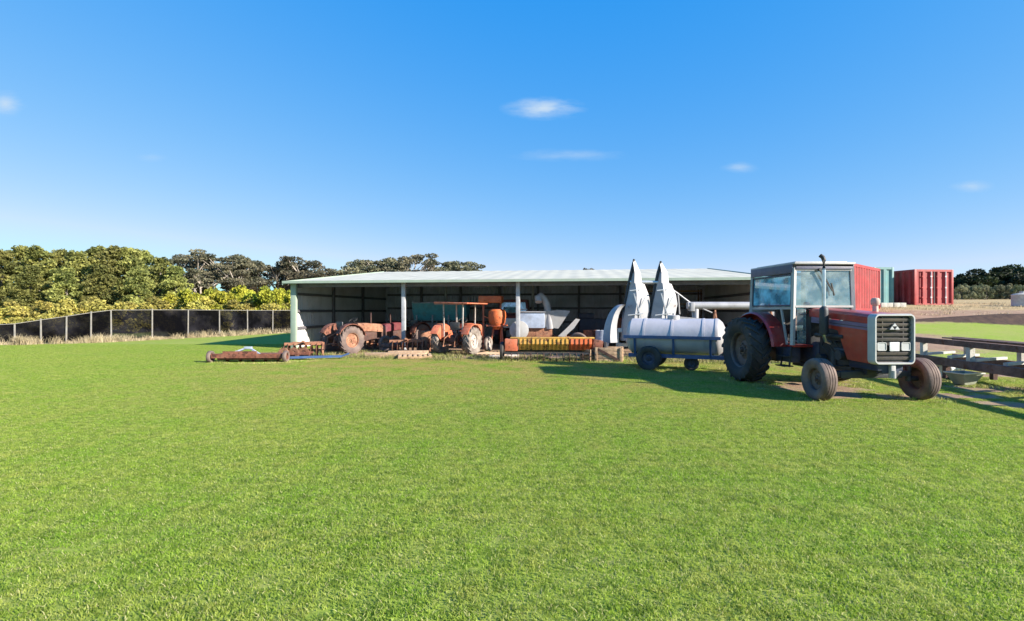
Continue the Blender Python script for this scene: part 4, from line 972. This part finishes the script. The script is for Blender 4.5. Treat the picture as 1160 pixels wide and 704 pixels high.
def tub():
    T = empty('steel_drum', (11.55, 13.3, 0), 0, 'pale grey steel drum lying under the end of the lattice frame', 'drum')
    T.rotation_euler = (0, 0, R(25))
    b = MB(); b.lathe([(0, -.33), (.20, -.33), (.215, -.31), (.205, -.30), (.205, -.1), (.215, -.09), (.205, -.08), (.205, .1), (.215, .11), (.205, .12), (.205, .30), (.215, .31), (.20, .33), (0, .33)], c=(0, 0, .215), axis='X', n=28); b.build('shell', M['gal'], T)
    b = MB(); b.cyl((-.335, .1, .25), (-.345, .1, .25), .03, n=12); b.build('bung', M['dark'], T)
    T = empty('feed_tub', (10.60, 11.8, 0), R(12), 'grey-green tapered feed tub below the lattice frame', 'tub')
    b = MB()
    b.loft([[(-.16, -.14, .02), (.16, -.14, .02), (.16, .14, .02), (-.16, .14, .02)], [(-.36, -.25, .30), (.36, -.25, .30), (.36, .25, .30), (-.36, .25, .30)], [(-.33, -.22, .30), (.33, -.22, .30), (.33, .22, .30), (-.33, .22, .30)], [(-.14, -.12, .05), (.14, -.12, .05), (.14, .12, .05), (-.14, .12, .05)]]); b.build('tub_body', M['greygreen'], T)
    b = MB(); P = [(-.37, -.26, .31), (.37, -.26, .31), (.37, .26, .31), (-.37, .26, .31), (-.37, -.26, .31)]
    for i in range(4): b.bar(P[i], P[i + 1], .025)
    b.build('rim', M['gal'], T); T.scale = (.85, .85, .95)
tub()

# ------------------------------------------------------------------ containers
def container(loc, rz, L_, W_, H_, mat, label, doors=False, pitch=.52):
    T = empty('shipping_container', loc, rz, label, 'container', 'shipping containers on the rise')
    for (o, u, nm) in (((0, 0), (L_, 0), 'side_wall'), ((L_, W_), (-L_, 0), 'side_wall'), ((L_, 0), (0, W_), 'end_wall'), ((0, W_), (0, -W_), 'end_wall')):
        b = MB(); ln = math.hypot(*u); uu = (u[0] / ln, u[1] / ln); m_ = .12
        b.corrug((o[0] + uu[0] * m_, o[1] + uu[1] * m_, .16), (uu[0] * (ln - 2 * m_), uu[1] * (ln - 2 * m_), 0), (0, 0, H_ - .30), pitch, -.085, .006); b.build(nm, mat, T)
    b = MB()
    for x in (0.06, L_ - .06):
        for y in (0.06, W_ - .06): b.box((x, y, H_ / 2), (.16, .16, H_), bev=.01)
    for z in (.09, H_ - .08):
        for y in (0.03, W_ - .03): b.box((L_ / 2, y, z), (L_ - .16, .08, .16))
        for x in (0.03, L_ - .03): b.box((x, W_ / 2, z), (.08, W_ - .16, .16))
    b.build('frame', mat, T)
    b = MB(); b.box((L_ / 2, W_ / 2, H_ - .04), (L_ - .1, W_ - .1, .04)); b.box((L_ / 2, W_ / 2, .1), (L_ - .1, W_ - .1, .06)); b.build('roof', mat, T)
    if doors:
        for k, x in enumerate((L_ * .2, L_ * .42, L_ * .58, L_ * .8)):
            b = MB(); b.cyl((x, -.03, .15), (x, -.03, H_ - .15), .03, n=8)
            for z in (.6, H_ / 2, H_ - .5): b.box((x, -.02, z), (.12, .06, .08))
            b.build('lock_rod', M['gal'] if k % 2 else M['cab_dred'], T)
        b = MB(); b.box((L_ / 2, -.02, H_ / 2), (.05, .05, H_ - .3)); b.build('door_seal', M['dark'], T)
def gz(x, y): return float(ground_z(x, y))
container((18.2, 27.0, 1.70), R(42), 6.06, 2.44, 2.62, M['cab_red'], 'ribbed red shipping container right behind the tractor cab')
container((WX(990, 36.5), 36.5, 2.15), R(4), 3.4 - 1.9, 2.44, 2.75, M['cteal'], 'narrow teal shipping container between the two red ones')
container((WX(1036, 36.0), 36.0, 2.10), R(6), 3.05, 3.4, 2.60, M['cab_red'], 'short red shipping container with lock rods, rightmost', True)
b = MB()
for i in range(4): b.box((i * .42, .03 * (i % 2), .15), (.40, .3, .29), bev=.02)
o = b.build('concrete_blocks', M['concrete']); o.location = (WX(1000, 33), 33, gz(WX(1005, 33), 33)); tag(o, 'low row of pale concrete blocks before the teal container', 'blocks')
T = empty('water_trough', (WX(1158, 34), 34, gz(WX(1158, 34), 34)), 0, 'pale round water tank at the right edge of the rise', 'tank')
b = MB(); b.lathe([(0, 0), (.55, 0), (.57, .05), (.55, .1), (.55, .75), (.57, .8), (.53, .82), (.45, .86), (0, .95)], axis='Z', n=32); b.build('shell', M['concrete'], T)
b = MB(); b.lathe([(0, .10), (.14, .1), (.15, 0)], c=(0, 0, .92), axis='Z', n=16); b.build('lid', M['cream'], T)

# ------------------------------------------------------------------ vegetation
FO = dict(
    pine=foliage('conifer_foliage', (.13, .145, .040), (.33, .32, .09), .6, hue=.012, trans=.4),
    gum=foliage('eucalypt_foliage', (.075, .080, .048), (.20, .18, .11), .7, hue=.02),
    yel=foliage('wattle_foliage', (.22, .24, .025), (.42, .40, .045), .8, hue=.015),
    scrub=foliage('scrub_foliage', (.25, .23, .055), (.44, .37, .085), .9, hue=.008),
    darkt=foliage('dark_hill_foliage', (.018, .030, .012), (.040, .058, .020), .3, hue=.02),
    pale=foliage('grey_green_foliage', (.10, .12, .06), (.30, .29, .16), .5, hue=.02),
    hay=foliage('dry_grass', (.42, .34, .20), (.60, .50, .32), 1.0, hue=.01),
)
def leaf_mesh(name, clumps, n, size, mat, parent, seed=0, shell=.55):
    r = np.random.default_rng(seed); C = np.array([c[:3] for c in clumps]); S = np.array([c[3:6] for c in clumps])
    vol = (S[:, 0] * S[:, 1] * S[:, 2]) ** .6; cnt = np.maximum(8, (n * vol / vol.sum()).astype(int))
    idx = np.repeat(np.arange(len(C)), cnt); N_ = len(idx)
    d = r.normal(size=(N_, 3)); d /= np.linalg.norm(d, axis=1)[:, None]; rad = r.uniform(0, 1, N_) ** (1 / 3) * (1 - shell) + shell * r.uniform(.75, 1.08, N_)
    ctr = C[idx] + d * rad[:, None] * S[idx]
    a = r.normal(size=(N_, 3)) + d * .3; a /= np.linalg.norm(a, axis=1)[:, None]; bb = np.cross(a, r.normal(size=(N_, 3))); bb /= np.linalg.norm(bb, axis=1)[:, None]
    cc = np.cross(a, bb); sz = size * r.uniform(.5, 1.4, N_); u = bb * sz[:, None]; v = cc * (sz * r.uniform(.45, .9, N_))[:, None]
    V = np.stack([ctr - u, ctr - v * .8, ctr + u, ctr + v * .8], 1).reshape(-1, 3); i = np.arange(N_)[:, None] * 4
    return np_mesh(name, V, i + np.array([[0, 1, 2, 3]]), mat, parent)
def limbs(segs, mat, parent, name='trunk'):
    b = MB()
    for pts, rs in segs: b.tube(pts, rs, 7)
    return b.build(name, mat, parent)
def pine(seed):
    r = random.Random(seed); H = 9.0; T = empty('conifer_tree', (0, 0, 0)); cl = []; segs = [([(0, 0, -.2), (.1, 0, 3), (0, .1, 6), (0, 0, 8.4)], [.28, .22, .12, .03])]
    for k in range(46):
        t = k / 45; z = .8 + t * (H - 1.3); rad = 2.35 * (1 - max(0, (t - .35) / .65) ** 1.7 * .78) * (.8 + .3 * r.random()); a = k * 2.4 + r.random()
        rr_ = rad * (.45 + .55 * r.random()); s = .62 + .5 * r.random() * (1.2 - t)
        cl.append((rr_ * math.cos(a), rr_ * math.sin(a), z + r.uniform(-.3, .3), s * 1.15, s * 1.15, s * .62))
        if k % 3 == 0: segs.append(([(0, 0, z - .6), (rr_ * .5 * math.cos(a), rr_ * .5 * math.sin(a), z - .3), (rr_ * math.cos(a), rr_ * math.sin(a), z)], [.07, .045, .015]))
    for k in range(4): cl.append((r.uniform(-.5, .5), r.uniform(-.5, .5), H - .5 + r.uniform(-.2, .3), .55, .55, .5))
    limbs(segs, M['bark'], T); leaf_mesh('crown', cl, 9500, .17, FO['pine'], T, seed); return T
def gum(seed, wide=1.0):
    r = random.Random(seed); T = empty('gum_tree', (0, 0, 0)); cl = []; segs = [([(0, 0, -.2), (.15, 0, 2), (.05, .1, 4)], [.3, .24, .18])]
    nb = 8
    for k in range(nb):
        a = 2 * PI * k / nb + r.uniform(-.3, .3); R1 = (1.0 + 2.8 * r.random()) * wide; z = 6.6 + 2.8 * r.random() - R1 * .28
        mid = (R1 * .45 * math.cos(a), R1 * .45 * math.sin(a), 4 + (z - 4) * .55); end = (R1 * math.cos(a), R1 * math.sin(a), z)
        segs.append(([(.05, .1, 3.6), mid, end], [.14, .085, .03]))
        for j in range(4):
            a2 = a + r.uniform(-.8, .8); r2 = R1 + r.uniform(-.9, .9); zz = z + r.uniform(-.6, .5); s = r.uniform(.55, 1.05)
            cl.append((r2 * math.cos(a2), r2 * math.sin(a2), zz, s * 1.15, s * 1.15, s * .36)); segs.append(([mid, ((mid[0] + r2 * math.cos(a2)) / 2, (mid[1] + r2 * math.sin(a2)) / 2, (mid[2] + zz) / 2 - .1), (r2 * math.cos(a2), r2 * math.sin(a2), zz)], [.06, .04, .015]))
    for k in range(13): 
        a = r.random() * 6.28; q = r.uniform(.4, 2.4) * wide; cl.append((q * math.cos(a), q * math.sin(a), r.uniform(1.6, 6.0), .95, .95, .6))
    limbs(segs, M['barkp'], T); leaf_mesh('crown', cl, 7500, .15, FO['gum'], T, seed, .4); return T
def shrub(seed, mat, h=3.0, w=1.9, n=4200, size=.13, name='shrub'):
    r = random.Random(seed); T = empty(name, (0, 0, 0)); cl = []; segs = []
    for k in range(20):
        a = r.random() * 6.28; q = w * math.sqrt(r.random()) * .8; zt = h * (1 - .45 * (q / w) ** 2); z = r.uniform(.12, 1) * zt * .86; s = r.uniform(.32, .55) * w * .55
        cl.append((q * math.cos(a), q * math.sin(a), max(z, s * .6), s, s, s * .8))
        if k % 3 == 0: segs.append(([(0, 0, -.1), (q * .4 * math.cos(a), q * .4 * math.sin(a), z * .5), (q * math.cos(a), q * math.sin(a), z)], [.06, .035, .012]))
    limbs(segs, M['bark'], T, 'stem'); leaf_mesh('foliage', cl, n, size, mat, T, seed, .5); return T
def place(protos, spots, labelf, cat, group):
    used = set()
    for i, (x, y, s, rz, *k) in enumerate(spots):
        p = protos[(k[0] if k else i) % len(protos)]
        o = p if id(p) not in used else copy_tree(p); used.add(id(p))
        o.location = (x, y, gz(x, y) - .05); sx = s if not isinstance(s, tuple) else s[0]; sz_ = s if not isinstance(s, tuple) else s[1]
        o.scale = (sx, sx, sz_); o.rotation_euler = (0, 0, rz); tag(o, labelf(i), cat, group)
ORD = ['first', 'second', 'third', 'fourth', 'fifth', 'sixth', 'seventh', 'eighth', 'ninth', 'tenth', 'eleventh', 'twelfth', 'thirteenth', 'fourteenth', 'fifteenth', 'sixteenth', 'seventeenth', 'eighteenth', 'nineteenth', 'twentieth', 'twenty-first', 'twenty-second', 'twenty-third', 'twenty-fourth']
R2 = random.Random(5)
# conifers: (photo column, depth, top row)
pn = [(2, 58, 283), (22, 61, 279), (44, 59, 280), (66, 62, 282), (88, 60, 284), (110, 63, 280), (127, 59, 279), (146, 60, 280), (163, 64, 283), (182, 58, 292), (199, 57, 301), (-22, 60, 284), (34, 52, 300), (75, 51, 303), (118, 52, 300), (158, 51, 303)]
pn.sort(); sp = []
for k, (px, Y, ty) in enumerate(pn):
    h = WZ(ty, Y); s = h / 9.1; sp.append((WX(px, Y), Y, (min(s, 1.15) * 1.0, s), R2.uniform(0, 6), k))
place([pine(s) for s in (1, 2, 3, 4)], sp, lambda i: f'dense green conifer, {ORD[i]} from the left in the row beyond the fence', 'tree', 'conifers beyond the fence')
gm = [(213, 72, 284, 0), (236, 76, 284), (262, 74, 283), (292, 78, 290), (318, 76, 291), (350, 74, 289), (338, 80, 300), (228, 68, 300), (272, 70, 300), (386, 80, 300), (407, 80, 291), (436, 82, 287), (462, 80, 285), (492, 84, 290), (515, 82, 291), (532, 86, 300)]
gm = sorted([g_[:3] for g_ in gm]); sp = []
for k, (px, Y, ty) in enumerate(gm):
    h = WZ(ty, Y); s = h / 9.3; sp.append((WX(px, Y), Y, (min(1.15, s), s), R2.uniform(0, 6), k))
place([gum(s, w) for s, w in ((11, 1.0), (12, 1.15), (13, .9), (14, 1.1))], sp, lambda i: f'gum tree with flat open crown, {ORD[i]} from the left behind the shed', 'tree', 'gum trees behind the shed')
sp = []; yl = sorted([(196, 47, 331), (214, 45, 322), (232, 48, 320), (250, 46, 325), (266, 48, 330), (286, 46, 326), (304, 45, 323), (322, 47, 322), (338, 48, 326), (272, 56, 322), (296, 55, 324), (314, 57, 321), (240, 57, 324)])
for k, (px, Y, ty) in enumerate(yl): h = WZ(ty, Y); sp.append((WX(px, Y), Y, (h / 3.3 * .80, h / 3.0), R2.uniform(0, 6), k))
place([shrub(s, FO['yel'], 3.0, 1.9, 4200, .12, 'wattle_bush') for s in (21, 22, 23)], sp, lambda i: f'bright yellow-green wattle bush, {ORD[i]} from the left by the shed', 'bush', 'wattle bushes behind the fence')
sp = []
for k in range(24):
    px = -14 + k * 15.2; Y = 37 + (px > 100) * 3 + (px > 170) * 5 + R2.uniform(-1.5, 2.2); ty = R2.uniform(331, 338) if px > 20 else R2.uniform(334, 342); h = WZ(ty, Y)
    sp.append((WX(px, Y), Y, (1.0 * h / 3.0 * 1.1, h / 2.85), R2.uniform(0, 6), k))
place([shrub(s, FO['scrub'], 2.85, 1.8, 4200, .10, 'scrub_bush') for s in (31, 32, 33, 34)], sp, lambda i: f'brownish scrub bush, {ORD[i]} from the left directly behind the black fence', 'bush', 'scrub bushes behind the fence')
sp = [(WX(px, Y), Y, (h / 2.4, h / 2.6), R2.uniform(0, 6), k) for k, (px, Y, h) in enumerate(((22, 31, 1.6), (46, 31.5, 1.8), (72, 32, 1.9), (100, 32, 2.0), (0, 31, 1.6)))]
sp.sort(); place([shrub(s, FO['scrub'], 2.6, 1.8, 3600, .10, 'low_bush') for s in (36, 37)], sp, lambda i: f'low dry bush, {ORD[i]} from the left showing over the sagging fence end', 'bush', 'low bushes at the fence end')
# one tree crown peeping over the roof
T = gum(17, .8); h = WZ(303, 90); T.location = (WX(656, 90), 90, 0); T.scale = (.7, .7, h / 9.3); tag(T, 'lone tree whose crown just shows above the shed roof', 'tree')
# hillside trees on the right
ht = []
for k in range(22):
    px = 1088 + k * 4.8 + R2.uniform(-2, 2); Y = 84 + R2.uniform(0, 14); ty = np.interp(px, [1085, 1105, 1130, 1160, 1190], [315, 306, 302, 298, 296]) + R2.uniform(-1, 2); ht.append((px, Y, ty))
ht.sort(); sp = []
for k, (px, Y, ty) in enumerate(ht):
    x = WX(px, Y); h = WZ(ty, Y) - gz(x, Y); sp.append((x, Y, (h / 3.0 * 1.5, h / 2.8), R2.uniform(0, 6), k))
place([shrub(s, FO['darkt'], 3.0, 1.9, 6000, .10, 'dark_tree') for s in (41, 42, 43)], sp, lambda i: f'dark dense tree on the right-hand hill, {ORD[i]} from the left', 'tree', 'dark trees on the hill')
pt = []
for k in range(18):
    px = 1086 + k * 5.0 + R2.uniform(-2, 2); Y = 68 + R2.uniform(0, 8); ty = R2.uniform(318, 325); pt.append((px, Y, ty))
pt.sort(); sp = []
for k, (px, Y, ty) in enumerate(pt):
    x = WX(px, Y); h = WZ(ty, Y) - gz(x, Y) ; sp.append((x, Y, (h / 3.0 * .75, h / 2.9), R2.uniform(0, 6), k))
place([shrub(s, FO['pale'], 3.0, 1.9, 4500, .10, 'olive_bush') for s in (51, 52, 53)], sp, lambda i: f'grey-green bush at the foot of the hill, {ORD[i]} from the left', 'bush', 'bushes at the foot of the hill')
# dry grass along the fence
V_, F_ = [], []; off = 0
for k in range(150):
    i = random.randrange(len(FP) - 1); u = random.random(); p = FP[i][0] + (FP[i + 1][0] - FP[i][0]) * u
    n_ = Vector((FP[i + 1][0].y - FP[i][0].y, -(FP[i + 1][0].x - FP[i][0].x), 0)).normalized()
    p = p + n_ * random.uniform(.15, .9); h = random.choice((.12, .16, .2, .42)) * random.uniform(.7, 1.2)
    if p.x < -25: h *= 1.1
    Vb, Fb = blades(70, .55, h, .018, .9); Vb = Vb + np.array([p.x, p.y, 0]); V_.append(Vb); F_.append(Fb + off); off += len(Vb)
o = np_mesh('dry_grass', np.concatenate(V_), np.concatenate(F_), FO['hay']); tag(o, 'pale dry grass growing along the foot of the black fence', 'grass', None, 'stuff')
V_, F_ = [], []; off = 0
for k in range(700):
    s = random.uniform(.5, 21); dd = random.choice((random.uniform(-4.6, -3.2), random.uniform(-4, -.5))); p = SO + SU * s + SN * dd
    if p.x > 9: continue
    Vb, Fb = blades(26, .35, random.uniform(.06, .16), .012, .9); V_.append(Vb + np.array([p.x, p.y, 0])); F_.append(Fb + off); off += len(Vb)
o = np_mesh('weeds', np.concatenate(V_), np.concatenate(F_), foliage('weed_foliage', (.16, .20, .05), (.36, .32, .14), 1.2)); tag(o, 'straggly weeds in the bare earth before the shed', 'grass', None, 'stuff')
V_, F_ = [], []; off = 0
for k in range(600):
    x = random.uniform(13, 45); y = random.uniform(25, 42)
    if abs(x / y) > 1.1 or (25 < y < 27.5): continue
    Vb, Fb = blades(22, .6, random.uniform(.05, .16), .02, .9); V_.append(Vb + np.array([x, y, gz(x, y)])); F_.append(Fb + off); off += len(Vb)
o = np_mesh('dry_pasture_grass', np.concatenate(V_), np.concatenate(F_), FO['hay']); tag(o, 'dry straw-coloured grass scattered over the right-hand rise', 'grass', None, 'stuff')

# longer grass around whatever stands on the lawn
V_, F_ = [], []; off = 0
spots = []
for (cx, cy, rx, ry, n_) in ((5.75, 12.5, .5, .95, 26), (8.0, 12.5, .5, .95, 26), (6.0, 9.9, .32, .5, 10), (8.05, 9.95, .32, .5, 10), (4.4, 15.3, 1.1, .8, 34), (5.3, 14.7, .8, .6, 20), (11.0, 12.4, .35, 1.9, 40), (11.9, 12.2, .35, 1.9, 30), (10.6, 9.0, .35, 1.6, 30), (10.6, 11.8, .45, .4, 14),
                            (-8.75, 16.9, 1.45, .45, 60), (-7.4, 17.6, .7, .5, 30), (1.4, 17.4, 1.9, .5, 60), (3.3, 17.3, .6, .5, 24), (4.9, 18.4, 1.6, .5, 40), (-2.2, 19.7, 1.0, .5, 26), (-6.6, 20.2, 1.2, .5, 26)):
    for k in range(n_ * 3):
        a = random.uniform(0, 2 * PI); q = random.uniform(.75, 1.25); spots.append((cx + rx * q * math.cos(a), cy + ry * q * math.sin(a)))
for (x, y) in spots:
    Vb, Fb = blades(14, .16, random.uniform(.03, .085), .009, 1.2); V_.append(Vb + np.array([x, y, 0])); F_.append(Fb + off); off += len(Vb)
o = np_mesh('long_grass', np.concatenate(V_), np.concatenate(F_), foliage('long_grass_blades', (.26, .36, .06), (.46, .40, .16), 2.0, hue=.01)); tag(o, 'longer unmown grass around the parked machines and trailer wheels', 'grass', None, 'stuff')

# ------------------------------------------------------------------ world, sun, camera
EL = 25.0; sun_h = Vector((.89, -.456)).normalized()
SKY_STR, SUN_STR, EXPO = .12, 5.0, 1.25
w = bpy.data.worlds.new('World'); SC.world = w; w.use_nodes = True; nt = w.node_tree; L = nt.links
bg = nt.nodes['Background']; sky = N(nt, 'ShaderNodeTexSky', sky_type='NISHITA', sun_disc=False)
sky.sun_elevation = R(EL); sky.sun_rotation = math.atan2(sun_h.x, sun_h.y); sky.air_density = .6; sky.dust_density = 0; sky.ozone_density = 3; sky.altitude = 0
tc = N(nt, 'ShaderNodeTexCoord'); sx = N(nt, 'ShaderNodeSeparateXYZ'); L.new(tc.outputs['Generated'], sx.inputs[0])
def mth(op, a, b=None, c=None, clamp=False):
    n = N(nt, 'ShaderNodeMath', operation=op, use_clamp=clamp)
    for i, v in enumerate((a, b, c)):
        if v is None: continue
        if isinstance(v, (int, float)): n.inputs[i].default_value = v
        else: L.new(v, n.inputs[i])
    return n.outputs[0]
sc_ = N(nt, 'ShaderNodeSeparateColor'); L.new(sky.outputs[0], sc_.inputs[0]); cc_ = N(nt, 'ShaderNodeCombineColor')
# contrast of the clear sky: deeper blue overhead, softer towards the horizon
G_ = 1 / (SKY_STR * 2 ** EXPO)
L.new(mth('MULTIPLY', mth('MINIMUM', mth('MAXIMUM', mth('MULTIPLY_ADD', sc_.outputs[0], .250, -.086), .018), .60), G_), cc_.inputs[0])
L.new(mth('MULTIPLY', mth('POWER', mth('MULTIPLY', sc_.outputs[1], .1), .54), 1.19 * G_), cc_.inputs[1])
L.new(mth('MULTIPLY', mth('POWER', mth('MULTIPLY', sc_.outputs[2], .1), .12), 1.08 * G_), cc_.inputs[2])
yy = mth('MAXIMUM', sx.outputs['Y'], .01); u = mth('DIVIDE', sx.outputs['X'], yy); v = mth('DIVIDE', sx.outputs['Z'], yy)
cv = N(nt, 'ShaderNodeCombineXYZ'); L.new(mth('MULTIPLY', u, 15), cv.inputs[0]); L.new(mth('MULTIPLY', v, 52), cv.inputs[1])
nz = N(nt, 'ShaderNodeTexNoise'); nz.inputs['Scale'].default_value = 1.0; nz.inputs['Detail'].default_value = 7; nz.inputs['Roughness'].default_value = .6; L.new(cv.outputs[0], nz.inputs['Vector'])
tot = None
for (px, py, rx, ry, k) in ((616, 123, 52, 15, .62), (645, 176, 75, 9, .22), (838, 190, 24, 9, .30), (1100, 211, 28, 9, .33), (6, 118, 26, 17, .50), (172, 178, 22, 7, .12)):
    du = mth('DIVIDE', mth('SUBTRACT', u, (px - 580) / F), rx / F); dv = mth('DIVIDE', mth('SUBTRACT', v, (HZ - py) / F), ry / F)
    r2 = mth('SQRT', mth('ADD', mth('MULTIPLY', du, du), mth('MULTIPLY', dv, dv)))
    f = mth('SUBTRACT', 1.0, r2, clamp=True)
    g2 = mth('ADD', mth('MULTIPLY', f, 1.1), mth('MULTIPLY_ADD', nz.outputs['Fac'], 2.4, -1.15), clamp=True)
    g2 = mth('MULTIPLY', mth('MULTIPLY', g2, mth('POWER', f, .8)), k * 1.5, clamp=True)
    tot = g2 if tot is None else mth('MAXIMUM', tot, g2)
tot = mth('MULTIPLY', tot, mth('GREATER_THAN', sx.outputs['Y'], .05))
mx = mix(nt, tot, cc_.outputs[0], (2.2, 2.7, 3.2)); L.new(mx, bg.inputs['Color']); bg.inputs['Strength'].default_value = SKY_STR
sl = bpy.data.lights.new('sun', 'SUN'); sl.energy = SUN_STR; sl.angle = R(.55); sl.color = (1, .93, .82)
so = bpy.data.objects.new('sun', sl); COL.objects.link(so)
ce = math.cos(R(EL)); dirv = Vector((-sun_h.x * ce, -sun_h.y * ce, -math.sin(R(EL)))); so.rotation_euler = dirv.to_track_quat('-Z', 'Y').to_euler()
cam = bpy.data.cameras.new('camera'); cam.sensor_width = 36; cam.lens = F / 1160 * 36; cam.clip_end = 4000; cam.clip_start = .05
co = bpy.data.objects.new('camera', cam); COL.objects.link(co); co.location = (0, 0, CH); co.rotation_euler = (R(90), 0, 0); SC.camera = co
SC.view_settings.view_transform = 'Standard'; SC.view_settings.look = 'None'; SC.view_settings.exposure = EXPO; SC.view_settings.gamma = 1; SC.view_settings.use_curve_mapping = False
SC.cycles.use_denoising = True; SC.cycles.max_bounces = 8; SC.cycles.transparent_max_bounces = 12; SC.cycles.diffuse_bounces = 6
